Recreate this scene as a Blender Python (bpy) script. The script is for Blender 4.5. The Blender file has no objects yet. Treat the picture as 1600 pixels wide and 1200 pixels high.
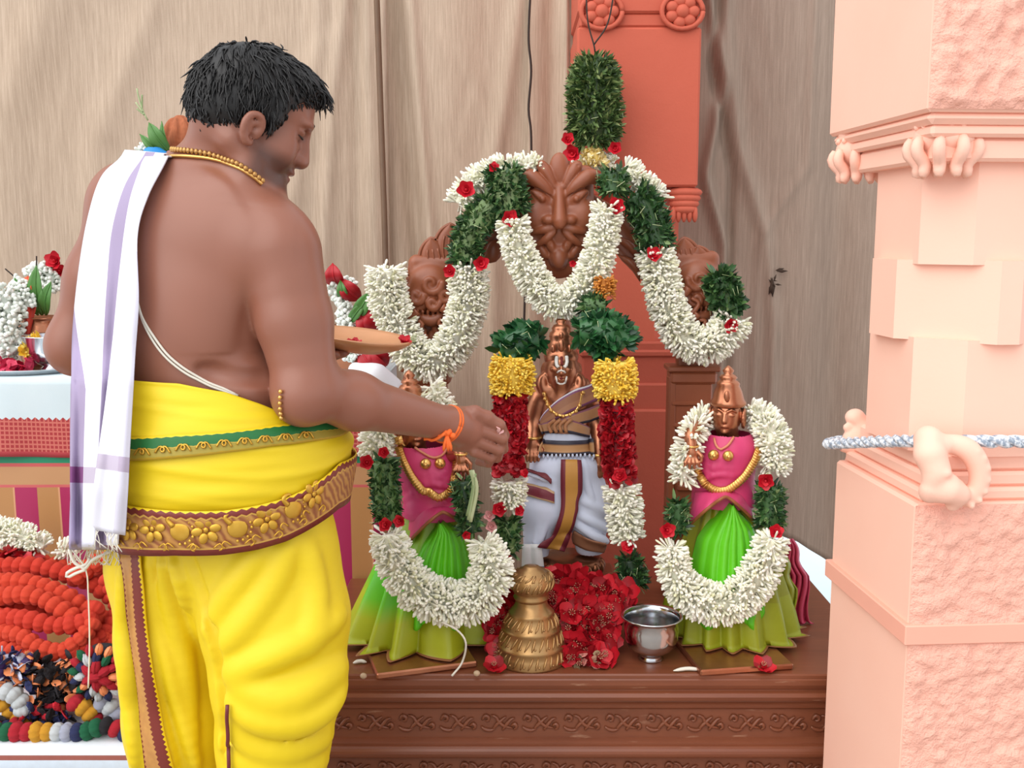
import bpy, math, random
import numpy as np
from mathutils import Vector, Matrix
from mathutils.bvhtree import BVHTree
random.seed(7); RNG = np.random.default_rng(7)
C = bpy.context.scene.collection
SC = bpy.context.scene
# ---------------------------------------------------------------- camera, light, exposure
EYE = 1.38; FOC = 1600.0; PITCH = math.atan(230/1600)
FW = np.array((0, math.cos(PITCH), -math.sin(PITCH))); UPV = np.array((0, math.sin(PITCH), math.cos(PITCH)))
cam = bpy.data.cameras.new('camera'); camo = bpy.data.objects.new('camera', cam); C.objects.link(camo)
cam.sensor_width = 36; cam.lens = 36*FOC/1600; cam.clip_start = .05
camo.location = (0, 0, EYE); camo.rotation_euler = (math.pi/2-PITCH, 0, 0)
SC.camera = camo
w = bpy.data.worlds.new('sky'); SC.world = w; w.use_nodes = True
bg = w.node_tree.nodes['Background']; bg.inputs[0].default_value = (.93, .96, 1, 1); bg.inputs[1].default_value = 1.05
def sun(name, el, az, strength, angle, col=(1, 1, 1)):
    l = bpy.data.lights.new(name, 'SUN'); o = bpy.data.objects.new(name, l); C.objects.link(o)
    l.energy = strength; l.angle = math.radians(angle); l.color = col
    d = Vector((math.sin(math.radians(az))*math.cos(math.radians(el)), -math.cos(math.radians(az))*math.cos(math.radians(el)), math.sin(math.radians(el))))
    o.rotation_euler = d.to_track_quat('Z', 'Y').to_euler(); o.location = d*6
sun('daylight', 43, -42, 2.15, 75, (1, .97, .93))
SC.view_settings.view_transform = 'Standard'; SC.view_settings.look = 'None'
SC.view_settings.gamma = 1; SC.view_settings.use_curve_mapping = False
SC.view_settings.exposure = .2
SC.cycles.use_denoising = True; SC.cycles.max_bounces = 6
SC.cycles.sample_clamp_indirect = 4

# ---------------------------------------------------------------- geometry helpers
def P(px, py, Y):                      # the point on a sight line at the world distance Y
    d = FW*FOC + np.array((1., 0, 0))*(px-800) + UPV*(600-py)
    return np.array((0, 0, EYE)) + d*(Y/d[1])
def G(px, py, z):                      # the point on a sight line at the height z
    d = FW*FOC + np.array((1., 0, 0))*(px-800) + UPV*(600-py)
    return np.array((0, 0, EYE)) + d*((z-EYE)/d[2])
def PP(L, Y=None): return np.array([P(a[0], a[1], a[2] if len(a) > 2 else Y) for a in L])
def nrm(v):
    v = np.asarray(v, float); return v/(np.linalg.norm(v, axis=-1, keepdims=True)+1e-12)
def lerp(a, b, t): return a+(b-a)*t
def resample(pts, step=None, n=None):
    pts = np.asarray(pts, float)
    m = len(pts); k = 24; out = []     # Catmull-Rom, then even spacing
    ex = np.vstack([2*pts[0]-pts[1], pts, 2*pts[-1]-pts[-2]])
    t = np.linspace(0, 1, k, endpoint=False)[:, None]
    for i in range(m-1):
        a, b, c, d = ex[i], ex[i+1], ex[i+2], ex[i+3]
        out.append(.5*((2*b)+(c-a)*t+(2*a-5*b+4*c-d)*t*t+(3*b-a-3*c+d)*t**3))
    q = np.vstack(out+[pts[-1:]])
    s = np.concatenate([[0], np.cumsum(np.linalg.norm(np.diff(q, axis=0), axis=1))])
    if n is None: n = max(2, int(round(s[-1]/step))+1)
    u = np.linspace(0, s[-1], n)
    return np.stack([np.interp(u, s, q[:, j]) for j in range(q.shape[1])], 1)
def frames(pts):
    T = nrm(np.gradient(pts, axis=0)); N = np.zeros_like(T)
    a = np.array((0, 0, 1.)) if abs(T[0][2]) < .9 else np.array((0, 1., 0))
    n = nrm(np.cross(T[0], a))
    for i in range(len(T)):
        n = nrm(n-T[i]*np.dot(n, T[i])); N[i] = n
    return T, N, np.cross(T, N)
def rotz(a): c, s = math.cos(a), math.sin(a); return np.array(((c, -s, 0), (s, c, 0), (0, 0, 1.)))
def rotx(a): c, s = math.cos(a), math.sin(a); return np.array(((1., 0, 0), (0, c, -s), (0, s, c)))
def roty(a): c, s = math.cos(a), math.sin(a); return np.array(((c, 0, s), (0, 1., 0), (-s, 0, c)))

class MB:                              # collects shapes, linked later as one mesh object
    def __init__(s): s.V = []; s.n = 0; s.F = []; s.M = []; s.TC = []; s.m = 0; s.has_tc = False
    def add(s, V, F, tc=None, m=None):
        V = np.asarray(V, float).reshape(-1, 3); s.V.append(V)
        if tc is None: tc = np.zeros_like(V)
        else:
            s.has_tc = True; tc = np.asarray(tc, float)
            if tc.shape[1] == 2: tc = np.c_[tc, np.zeros(len(tc))]
        s.TC.append(tc); k = s.m if m is None else m
        if isinstance(F, np.ndarray): s.F.append((F+s.n)); s.M.append(np.full(len(F), k))
        else:
            by = {}
            for f in F: by.setdefault(len(f), []).append(f)
            for L in by.values(): s.F.append(np.array(L)+s.n); s.M.append(np.full(len(L), k))
        s.n += len(V); return s
    def grid(s, pts, cu=False, cv=False, tc=True, m=None):
        pts = np.asarray(pts, float); nu, nv = pts.shape[:2]
        I = np.arange(nu*nv).reshape(nu, nv)
        if cu: I = np.vstack([I, I[:1]])
        if cv: I = np.hstack([I, I[:, :1]])
        F = np.stack([I[:-1, :-1], I[1:, :-1], I[1:, 1:], I[:-1, 1:]], -1).reshape(-1, 4)
        t = None
        if tc is not False:
            t = tc if not isinstance(tc, bool) else np.stack(np.meshgrid(np.linspace(0, 1, nu), np.linspace(0, 1, nv), indexing='ij'), -1)
            t = np.asarray(t).reshape(nu*nv, -1)
        return s.add(pts.reshape(-1, 3), F, t, m)
    def tube(s, pts, r, n=8, cap=True, flat=1., m=None, tc=False):
        pts = np.asarray(pts, float); T, N, B = frames(pts); r = np.broadcast_to(np.asarray(r, float), (len(pts),))
        a = np.arange(n)*2*math.pi/n
        g = pts[:, None]+r[:, None, None]*(np.cos(a)[None, :, None]*N[:, None]+flat*np.sin(a)[None, :, None]*B[:, None])
        b = s.n; s.grid(g, cv=True, tc=tc, m=m)
        if cap: s.add(np.zeros((0, 3)), [tuple(b-s.n+i for i in range(n))][::-1], None, m); s.add(np.zeros((0, 3)), [tuple(b-s.n+(len(pts)-1)*n+i for i in reversed(range(n)))], None, m)
        return s
    def lathe(s, c, prof, n=32, sx=1., sy=1., R=None, m=None, tc=True):
        a = np.arange(n)*2*math.pi/n; pr = np.asarray(prof, float)
        g = np.stack([pr[:, 0][:, None]*np.cos(a)*sx, pr[:, 0][:, None]*np.sin(a)*sy, np.repeat(pr[:, 1][:, None], n, 1)], -1)
        if R is not None: g = g@np.asarray(R).T
        return s.grid(g+np.asarray(c, float), cv=True, m=m, tc=tc)
    def box(s, c, sz, R=None, m=None, bev=0.):
        hx, hy, hz = np.array(sz, float)/2; b = min(bev, hx*.9, hy*.9, hz*.9)
        if b <= 0:
            V = np.array([(x, y, z) for x in (-hx, hx) for y in (-hy, hy) for z in (-hz, hz)])
            F = [(0, 1, 3, 2), (4, 6, 7, 5), (0, 4, 5, 1), (2, 3, 7, 6), (0, 2, 6, 4), (1, 5, 7, 3)]
        else:                          # chamfered on all edges
            V = []; F = []; ix = {}
            for x in (-1, 1):
                for y in (-1, 1):
                    for z in (-1, 1):
                        for ax in range(3):
                            p = [x*(hx-b), y*(hy-b), z*(hz-b)]; p[ax] = (x, y, z)[ax]*(hx, hy, hz)[ax]
                            ix[(x, y, z, ax)] = len(V); V.append(p)
            o = [(-1, -1), (1, -1), (1, 1), (-1, 1)]
            for ax in range(3):
                u, v = (ax+1) % 3, (ax+2) % 3
                for sg in (-1, 1):
                    q = []
                    for a, bb in o:
                        k = [0, 0, 0]; k[ax] = sg; k[u] = a; k[v] = bb; q.append(ix[(*k, ax)])
                    F.append(tuple(q if sg > 0 else q[::-1]))
                for a in (-1, 1):
                    for bb in (-1, 1):
                        k0 = [0, 0, 0]; k0[ax] = -1; k0[u] = a; k0[v] = bb; k1 = list(k0); k1[ax] = 1
                        q = (ix[(*k0, u)], ix[(*k1, u)], ix[(*k1, v)], ix[(*k0, v)])
                        F.append(q if a*bb < 0 else q[::-1])
            for x in (-1, 1):
                for y in (-1, 1):
                    for z in (-1, 1):
                        q = tuple(ix[(x, y, z, a)] for a in range(3)); F.append(q if x*y*z > 0 else q[::-1])
            V = np.array(V)
        if R is not None: V = V@np.asarray(R).T
        return s.add(V+np.asarray(c, float), F, None, m)
    def blob(s, c, r, R=None, nu=12, nv=8, m=None):
        th = np.linspace(0, math.pi, nv+1); a = np.arange(nu)*2*math.pi/nu
        g = np.stack([np.sin(th)[:, None]*np.cos(a), np.sin(th)[:, None]*np.sin(a), np.repeat(np.cos(th)[:, None], nu, 1)], -1)*np.broadcast_to(np.asarray(r, float), (3,))
        if R is not None: g = g@np.asarray(R).T
        return s.grid(g+np.asarray(c, float), cv=True, tc=False, m=m)
    def inst(s, V, F, R, L, m=None):   # many copies of a small template, R (N,3,3), L (N,3)
        V = np.asarray(V, float); N = len(L); k = len(V)
        W = np.einsum('nij,kj->nki', R, V)+np.asarray(L)[:, None]
        by = {}
        for f in F: by.setdefault(len(f), []).append(f)
        off = (np.arange(N)*k)
        s.V.append(W.reshape(-1, 3)); s.TC.append(np.zeros((N*k, 3)))
        for q in by.values():
            a = (np.array(q)[None]+off[:, None, None]).reshape(-1, len(q[0])); s.F.append(a+s.n); s.M.append(np.full(len(a), s.m if m is None else m))
        s.n += N*k; return s
    def mesh(s, name, mats, smooth=True, loc=(0, 0, 0)):
        me = bpy.data.meshes.new(name)
        V = np.vstack(s.V)-np.asarray(loc, float)
        F = [f for f in s.F if len(f)]; Mx = [m for f, m in zip(s.F, s.M) if len(f)]
        cnt = np.concatenate([np.full(len(f), f.shape[1]) for f in F]); lo = np.concatenate([f.ravel() for f in F])
        me.vertices.add(len(V)); me.vertices.foreach_set('co', V.astype(np.float32).ravel())
        me.loops.add(len(lo)); me.loops.foreach_set('vertex_index', lo.astype(np.int32))
        me.polygons.add(len(cnt)); me.polygons.foreach_set('loop_start', np.concatenate([[0], np.cumsum(cnt)[:-1]]).astype(np.int32))
        me.polygons.foreach_set('loop_total', cnt.astype(np.int32))
        me.polygons.foreach_set('material_index', np.concatenate(Mx).astype(np.int32))
        me.polygons.foreach_set('use_smooth', np.full(len(cnt), smooth))
        for m in (mats if isinstance(mats, (list, tuple)) else [mats]): me.materials.append(m)
        if s.has_tc:
            at = me.attributes.new('tc', 'FLOAT_VECTOR', 'POINT'); at.data.foreach_set('vector', np.vstack(s.TC).astype(np.float32).ravel())
        me.update(calc_edges=True); me.validate()
        return me
    def bvh(s):
        V = np.vstack(s.V); return BVHTree.FromPolygons(V.tolist(), [list(map(int, f)) for a in s.F for f in a])

def tag(o, label=None, cat=None, group=None, kind=None):
    if label: o['label'] = label
    if cat: o['category'] = cat
    if group: o['group'] = group
    if kind: o['kind'] = kind
    return o
def thing(name, label, cat, loc, group=None):
    o = bpy.data.objects.new(name, None); C.objects.link(o); o.location = tuple(map(float, loc)); o.empty_display_size = .05
    return tag(o, label, cat, group)
def wloc(o):
    l = Vector((0, 0, 0))
    while o is not None: l += Vector(o.location); o = o.parent
    return l
def part(name, mb, mats, parent=None, smooth=True, label=None, kind=None, solid=0., sub=0, bevel=0., off=-1.):
    loc = wloc(parent) if parent is not None else (0, 0, 0)
    o = bpy.data.objects.new(name, mb.mesh(name, mats, smooth, loc)); C.objects.link(o)
    if parent is not None: o.parent = parent
    if label: o['label'] = label
    if kind: o['kind'] = kind
    if solid:
        md = o.modifiers.new('thickness', 'SOLIDIFY'); md.thickness = solid; md.offset = off
    if bevel:
        md = o.modifiers.new('bevel', 'BEVEL'); md.width = bevel; md.segments = 2; md.limit_method = 'ANGLE'; md.angle_limit = .7
    if sub:
        md = o.modifiers.new('subdiv', 'SUBSURF'); md.levels = sub; md.render_levels = sub
    return o
def single(name, mb, mats, label, cat, group=None, **k):
    return tag(part(name, mb, mats, None, **k), label, cat, group)
def struct(name, mb, mats, **k): return tag(part(name, mb, mats, None, **k), kind='structure')
def copy_tree(o, parent=None):
    c = o.copy(); C.objects.link(c); c.parent = parent
    for ch in o.children: copy_tree(ch, c)
    return c

# ---------------------------------------------------------------- distance-field sculpting with a surface-net mesher
class SDF:
    def __init__(s, lo, hi, h):
        lo, hi = np.minimum(lo, hi), np.maximum(lo, hi); s.lo = np.array(lo, float); s.h = h; s.n = np.ceil((np.array(hi)-s.lo)/h).astype(int)+1
        s.D = np.full(s.n, .2, np.float32)
    def _reg(s, lo, hi, pad):
        a = np.clip(np.floor((lo-pad-s.lo)/s.h).astype(int), 0, s.n); b = np.clip(np.ceil((hi+pad-s.lo)/s.h).astype(int)+1, 0, s.n)
        if np.any(b <= a): return None
        ax = [np.float32(s.lo[i]+s.h*np.arange(a[i], b[i])) for i in range(3)]
        return tuple(slice(a[i], b[i]) for i in range(3)), ax[0][:, None, None], ax[1][None, :, None], ax[2][None, None, :]
    def _mix(s, sl, d, k, mode):
        D = s.D[sl]; d = d.astype(np.float32)
        if mode == 'add':
            h = np.maximum(k-np.abs(D-d), 0)/k; s.D[sl] = np.minimum(D, d)-h*h*k*.25
        else:
            h = np.maximum(k-np.abs(D+d), 0)/k; s.D[sl] = np.maximum(D, -d)+h*h*k*.25
    def ell(s, c, r, k=.02, R=None, mode='add'):
        c = np.asarray(c, float); r = np.broadcast_to(np.asarray(r, float), (3,)); R = np.eye(3) if R is None else np.asarray(R)
        e = np.sqrt(((R*r[None])**2).sum(1)); g = s._reg(c-e, c+e, k+4*s.h)
        if g is None: return s
        sl, x, y, z = g; x, y, z = x-c[0], y-c[1], z-c[2]
        q = [R[0, i]*x+R[1, i]*y+R[2, i]*z for i in range(3)]
        k0 = np.sqrt(sum((q[i]/r[i])**2 for i in range(3))); k1 = np.sqrt(sum((q[i]/r[i]**2)**2 for i in range(3)))+1e-9
        s._mix(sl, np.where(k0 > .02, k0*(k0-1)/k1, -r.min()), k, mode); return s
    def cone(s, a, b, ra, rb=None, k=.02, mode='add'):
        a = np.asarray(a, float); b = np.asarray(b, float); rb = ra if rb is None else rb; m = max(ra, rb)
        g = s._reg(np.minimum(a, b)-m, np.maximum(a, b)+m, k+4*s.h)
        if g is None: return s
        sl, x, y, z = g; ab = b-a; L = ab@ab+1e-12
        t = np.clip(((x-a[0])*ab[0]+(y-a[1])*ab[1]+(z-a[2])*ab[2])/L, 0, 1)
        d = np.sqrt((x-a[0]-t*ab[0])**2+(y-a[1]-t*ab[1])**2+(z-a[2]-t*ab[2])**2)-(ra+(rb-ra)*t)
        s._mix(sl, d, k, mode); return s
    def chain(s, pts, r, k=.01, mode='add', smooth=0):
        pts = np.asarray(pts, float); r = np.broadcast_to(np.asarray(r, float), (len(pts),))
        if smooth:
            q = resample(np.c_[pts, r], n=smooth); pts, r = q[:, :3], q[:, 3]
        for i in range(len(pts)-1): s.cone(pts[i], pts[i+1], r[i], r[i+1], k, mode)
        return s
    def box(s, c, hs, rd=.01, k=.01, R=None, mode='add'):
        c = np.asarray(c, float); hs = np.asarray(hs, float); R = np.eye(3) if R is None else np.asarray(R)
        e = np.abs(R)@hs; g = s._reg(c-e, c+e, k+4*s.h)
        if g is None: return s
        sl, x, y, z = g; x, y, z = x-c[0], y-c[1], z-c[2]
        q = [np.abs(R[0, i]*x+R[1, i]*y+R[2, i]*z)-(hs[i]-rd) for i in range(3)]
        d = np.sqrt(sum(np.maximum(v, 0)**2 for v in q))+np.minimum(np.maximum(np.maximum(q[0], q[1]), q[2]), 0)-rd
        s._mix(sl, d, k, mode); return s
    def mesh(s, smooth=2):
        D = s.D; S = D < 0; n = D.shape
        cor = [(i, j, k) for i in (0, 1) for j in (0, 1) for k in (0, 1)]
        sub = lambda A, c: A[c[0]:n[0]-1+c[0], c[1]:n[1]-1+c[1], c[2]:n[2]-1+c[2]]
        allin = np.ones([q-1 for q in n], bool); anyin = np.zeros([q-1 for q in n], bool)
        for c in cor: allin &= sub(S, c); anyin |= sub(S, c)
        act = anyin & ~allin; idx = np.argwhere(act); N = len(idx)
        acc = np.zeros((N, 3)); cn = np.zeros(N)
        for c in cor:
            for ax in range(3):
                if c[ax]: continue
                c2 = list(c); c2[ax] = 1
                a = D[tuple((idx+c).T)]; b = D[tuple((idx+c2).T)]; m = (a < 0) != (b < 0)
                t = np.where(m, a/(a-b+1e-20), 0); p = np.tile(np.array(c, float), (N, 1)); p[:, ax] += t
                acc[m] += p[m]; cn[m] += 1
        V = (idx+acc/cn[:, None])*s.h+s.lo
        ID = np.full(act.shape, -1, np.int32); ID[act] = np.arange(N)
        Q = []
        for ax in range(3):
            u, v = (ax+1) % 3, (ax+2) % 3
            A = np.moveaxis(S, (ax, u, v), (0, 1, 2)); I = np.moveaxis(ID, (ax, u, v), (0, 1, 2))
            a, b = A[:-1, 1:-1, 1:-1], A[1:, 1:-1, 1:-1]
            e = np.argwhere(a != b)
            if not len(e): continue
            i, j, k = e.T; q = np.stack([I[i, j, k], I[i, j+1, k], I[i, j+1, k+1], I[i, j, k+1]], 1)
            fl = ~a[i, j, k]; q[fl] = q[fl][:, ::-1]; Q.append(q)
        Q = np.vstack(Q); Q = Q[(Q >= 0).all(1)]
        E = np.vstack([Q[:, [0, 1]], Q[:, [1, 2]], Q[:, [2, 3]], Q[:, [3, 0]]]); E = np.vstack([E, E[:, ::-1]])
        deg = np.maximum(np.bincount(E[:, 0], minlength=N), 1)
        for it in range(smooth):
            for lam in (.55, -.5):
                av = np.stack([np.bincount(E[:, 0], V[E[:, 1], j], N) for j in range(3)], 1)/deg[:, None]
                V = V+lam*(av-V)
        return V, Q
    def mb(s, smooth=2, tc=None, one=False):
        V, Q = s.mesh(smooth)
        if one:                        # keep the largest piece only
            L = np.arange(len(V))
            for _ in range(400):
                m_ = L[Q].min(1); K_ = L.copy(); np.minimum.at(K_, Q.ravel(), np.repeat(m_, 4)); K_ = K_[K_]
                if (K_ == L).all(): break
                L = K_
            b_ = np.bincount(L).argmax(); Q = Q[L[Q[:, 0]] == b_]; u_, inv = np.unique(Q, return_inverse=True); V = V[u_]; Q = inv.reshape(-1, 4)
        m = MB(); m.add(V, Q, tc(V) if tc else None); return m

def cast(bvh, px, py, off=.0, dflt=None):   # where a sight line meets a built surface
    d = FW*FOC+np.array((1., 0, 0))*(px-800)+UPV*(600-py); d = d/np.linalg.norm(d)
    h = bvh.ray_cast(Vector((0, 0, EYE)), Vector(d))
    if h[0] is None: return P(px, py, dflt) if dflt else None
    n = np.array(h[1]);
    if n@d > 0: n = -n
    return np.array(h[0])+n*off
def laid(bvh, L, off, Y, step=.008):        # a line laid on a surface, lifted by off
    q = resample(np.array(L, float)[:, :2], n=max(8, len(L)*8))
    pts = []
    for a in q:
        p = cast(bvh, a[0], a[1], off)
        if p is None: p = P(a[0], a[1], pts[-1][1] if pts else Y)
        pts.append(p)
    return resample(np.array(pts), step=step)
def drape(bvh, top, bot, off, Y, nu=24, nv=6):  # cloth laid on a surface between two lines
    a = resample(np.array(top, float), n=nu); b = resample(np.array(bot, float), n=nu); g = np.zeros((nu, nv, 3))
    last = Y
    for i in range(nu):
        for j in range(nv):
            q = lerp(a[i], b[i], j/(nv-1)); p = cast(bvh, q[0], q[1], off)
            if p is None: p = P(q[0], q[1], last)
            last = p[1]; g[i, j] = p
    for _ in range(2):
        h = g.copy(); h[1:-1] = (g[:-2]+2*g[1:-1]+g[2:])/4
        h[:, 1:-1] = (h[:, :-2]+2*h[:, 1:-1]+h[:, 2:])/4
        g = h
    return g

# ---------------------------------------------------------------- materials
def col(r, g, b): return tuple(((v/255)/12.92 if v/255 <= .04045 else ((v/255+.055)/1.055)**2.4) for v in (r, g, b))+(1,)
class N:
    def __init__(s, name):
        s.m = bpy.data.materials.new(name); s.m.use_nodes = True; s.t = s.m.node_tree; s.b = s.t.nodes['Principled BSDF']
    def new(s, t, **k):
        n = s.t.nodes.new(t)
        for a, v in k.items(): setattr(n, a, v)
        return n
    def link(s, a, b): s.t.links.new(a, b)
    def set(s, n, i, v):
        if hasattr(v, 'is_linked') or isinstance(v, bpy.types.NodeSocket): s.link(v, n.inputs[i])
        else: n.inputs[i].default_value = v
    def noise(s, scale, detail=4, vec=None, rough=.55, stretch=None, out='Fac'):
        n = s.new('ShaderNodeTexNoise'); n.inputs['Scale'].default_value = scale; n.inputs['Detail'].default_value = detail; n.inputs['Roughness'].default_value = rough
        v = vec if vec is not None else s.obj()
        if stretch is not None:
            mp = s.new('ShaderNodeMapping'); mp.inputs['Scale'].default_value = stretch; s.link(v, mp.inputs[0]); v = mp.outputs[0]
        s.link(v, n.inputs['Vector']); return n.outputs[out]
    def obj(s):
        if not hasattr(s, '_o'): s._o = s.new('ShaderNodeTexCoord').outputs['Object']
        return s._o
    def tc(s):
        if not hasattr(s, '_t'):
            a = s.new('ShaderNodeAttribute'); a.attribute_name = 'tc'; s._t = a.outputs['Vector']; sp = s.new('ShaderNodeSeparateXYZ'); s.link(s._t, sp.inputs[0]); s._uv = sp.outputs
        return s._uv
    def math(s, op, a, b=0., c=None):
        n = s.new('ShaderNodeMath', operation=op); s.set(n, 0, a); s.set(n, 1, b)
        if c is not None: s.set(n, 2, c)
        return n.outputs[0]
    def mix(s, f, a, b, mode='MIX'):
        n = s.new('ShaderNodeMix', data_type='RGBA', blend_type=mode); s.set(n, 0, f); s.set(n, 6, a); s.set(n, 7, b); return n.outputs[2]
    def ramp(s, f, stops, interp='LINEAR'):
        n = s.new('ShaderNodeValToRGB'); n.color_ramp.interpolation = interp; s.link(f, n.inputs[0])
        e = n.color_ramp.elements
        while len(e) > 1: e.remove(e[-1])
        e[0].position = stops[0][0]; e[0].color = stops[0][1]
        for p, c in stops[1:]: x = e.new(p); x.color = c
        return n.outputs[0]
    def band(s, v, a, b):              # 1 where a < v < b
        return s.math('MULTIPLY', s.math('GREATER_THAN', v, a), s.math('LESS_THAN', v, b))
    def bump(s, h, strength=.3, dist=.002, prev=None):
        n = s.new('ShaderNodeBump'); n.inputs['Strength'].default_value = strength; n.inputs['Distance'].default_value = dist; s.link(h, n.inputs['Height'])
        if prev is not None: s.link(prev, n.inputs['Normal'])
        return n.outputs[0]
    def out(s, c=None, rough=None, metal=None, bump=None, **k):
        if c is not None: s.set(s.b, 'Base Color', c)
        if rough is not None: s.set(s.b, 'Roughness', rough)
        if metal is not None: s.set(s.b, 'Metallic', metal)
        if bump is not None: s.link(bump, s.b.inputs['Normal'])
        for a, v in k.items(): s.set(s.b, a, v)
        return s.m
    def island(s): return s.new('ShaderNodeNewGeometry').outputs['Random Per Island']
def plain(name, c, rough=.6, metal=0., nz=None, amt=.25, bump=0., bs=200, bd=.001, stretch=None, **k):
    n = N(name); cc = c
    if nz: cc = n.mix(n.noise(nz, 4, stretch=stretch), tuple(v*(1-amt) for v in c[:3])+(1,), tuple(min(1, v*(1+amt)) for v in c[:3])+(1,))
    bm = n.bump(n.noise(bs, 3, stretch=stretch), bump, bd) if bump else None
    return n.out(cc, rough, metal, bm, **k)
def islands(name, stops, rough=.6, sss=0., **k):   # every petal or leaf its own shade
    n = N(name); return n.out(n.ramp(n.island(), stops), rough, **k)
# ================================================================ materials
def fabric_mat(name, base, dark, light, streak=9., fine=420., b=.35):
    n = N(name); v = n.obj()
    big = n.noise(1.7, 5, stretch=(1, 1, .55)); st = n.noise(streak, 6, stretch=(26, 1, .9), rough=.7); sp = n.noise(60, 3)
    c = n.mix(big, dark, light); c = n.mix(n.ramp(st, [(.38, (.34, .34, .34, 1)), (.5, (0, 0, 0, 1))]), c, tuple(x*.78 for x in dark[:3])+(1,)); c = n.mix(n.ramp(st, [(.52, (0, 0, 0, 1)), (.64, (.36, .36, .36, 1))]), c, tuple(min(1, x*1.14) for x in light[:3])+(1,))
    c = n.mix(n.ramp(sp, [(.68, (0, 0, 0, 1)), (.78, (.25, .25, .25, 1))]), c, dark)
    wv = n.noise(fine, 2, stretch=(1, 1, .25)); wh = n.noise(fine, 2, stretch=(.25, 1, 1))
    return n.out(c, .9, bump=n.bump(n.math('ADD', wv, wh), b, .0012))
M = {}
M['curtain'] = fabric_mat('curtain cloth', col(184, 162, 141), col(168, 144, 122), col(202, 182, 162))
M['curtain_shade'] = fabric_mat('curtain cloth grey', col(160, 140, 124), col(144, 124, 109), col(172, 152, 137))
def stucco(name, c1, c2, s=34., st=.8, dist=.006):
    n = N(name); a = n.noise(s, 5, rough=.65); b = n.noise(4, 3); f = n.noise(150, 3)
    h = n.math('ADD', a, n.math('MULTIPLY', f, .35))
    return n.out(n.mix(b, c1, c2), .75, bump=n.bump(h, st, dist))
M['peach'] = stucco('peach plaster', col(247, 190, 168), col(252, 203, 182), 14, .25, .002)  # same paint as the back pillar, strong daylight put into the paler tone
M['peach_rough'] = stucco('peach rough stucco', col(242, 176, 155), col(249, 188, 168), 75, .8, .007)  # darker than the smooth plaster: weaker light on the front faces put into the colour
M['orange'] = stucco('shaded pillar paint', col(190, 86, 63), col(200, 98, 74), 40, .3, .003)  # the front pillar's paint again, with the shade at the back put into the colour
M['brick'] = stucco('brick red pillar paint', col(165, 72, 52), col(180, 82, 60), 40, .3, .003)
def wood(name, a, b, rough=.35, wear=None, along=(.6, 6, 6), sc=6.):
    n = N(name); g = n.noise(sc, 6, stretch=along, rough=.6); c = n.mix(g, a, b)
    if wear: c = n.mix(n.ramp(n.noise(26, 5, stretch=(.5, 3, 3)), [(.66, (0, 0, 0, 1)), (.76, (.6, .6, .6, 1))]), c, wear)
    return n.out(c, rough, bump=n.bump(g, .12, .002))
M['wood'] = wood('altar wood', col(98, 52, 34), col(140, 80, 52), .34, col(180, 140, 114))
M['carved'] = wood('carved teak', col(124, 66, 42), col(158, 92, 62), .38, None, (3, 3, 1))
M['floor'] = plain('stone floor', col(150, 140, 130), .6, 0, 4, .2)
M['paleblue'] = plain('pale blue plaster', col(226, 242, 250), .6, 0, 12, .04)
M['dark'] = plain('dark cord', col(52, 40, 34), .8)
M['pole'] = plain('brown pole', col(112, 86, 66), .6, 0, 20, .2)
def rope_mat():
    n = N('rope fibres'); return n.out(n.mix(n.ramp(n.noise(130, 4), [(.42, (0, 0, 0, 1)), (.56, (1, 1, 1, 1))]), col(146, 157, 172), col(228, 231, 236)), .85, bump=n.bump(n.noise(500, 2), .5, .001))
M['rope'] = rope_mat()

# ================================================================ the room
ALT_Z = .4965; ALT_F = 1.985; ALT_B = 2.576; ALT_L, ALT_R = -.42, .775
b = MB(); b.box((0, 2.2, -.05), (9, 9, .1)); struct('floor', b, M['floor'], smooth=False)
b = MB(); b.box((.5, 4.95, .015), (8.8, 3.1, .03), bev=.004); struct('floor', b, M['paleblue'], smooth=False)
b = MB(); b.box((.5, 6.4, .3), (8.8, .14, .6), bev=.01); struct('wall_back', b, M['paleblue'], smooth=False)

def curtain(name, x0, x1, Y, z0, z1, ridges, mat, label, nx=90, nz=110, seed=0, hem=None):
    # ridges: (points in x,z ; width ; push) - each a soft fold of the hanging cloth
    r = np.random.default_rng(seed); X, Z = np.meshgrid(np.linspace(x0, x1, nx), np.linspace(z0, z1, nz), indexing='ij')
    D = np.zeros_like(X)
    for i in range(5):
        k = r.uniform(3, 11); D += .0035*np.sin(k*X+r.uniform(0, 6)+.5*np.sin(1.3*Z+r.uniform(0, 6)))
    for i in range(26):                # short creases
        xa, za = r.uniform(x0, x1), r.uniform(.9, z1); a = r.normal(0, .5); l = r.uniform(.05, .25); u = (X-xa)*math.cos(a)-(Z-za)*math.sin(a); v = (X-xa)*math.sin(a)+(Z-za)*math.cos(a)
        D += r.choice((-1, 1))*.003*np.exp(-(u/.018)**2-(v/l)**2)
    for pts, wd, am in ridges:
        q = np.array(pts); o = np.argsort(q[:, 1]); xc = np.interp(Z, q[o, 1], q[o, 0]); D += am*np.exp(-((X-xc)/wd)**2)
    if hem is not None:
        lo = np.interp(X, hem[0], hem[1]); Z = lo+(Z-z0)/(z1-z0)*(z1-lo)
    g = np.stack([X, Y-D, Z], -1); m = MB(); m.grid(g)
    return single(name, m, mat, label, 'curtain', 'curtain cloths hung behind the altar', solid=.003)
CY = 3.2
cx = lambda px, py: tuple(P(px, py, CY)[[0, 2]])
L = [cx(-60, 0), cx(40, 200), cx(60, 400)]
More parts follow.
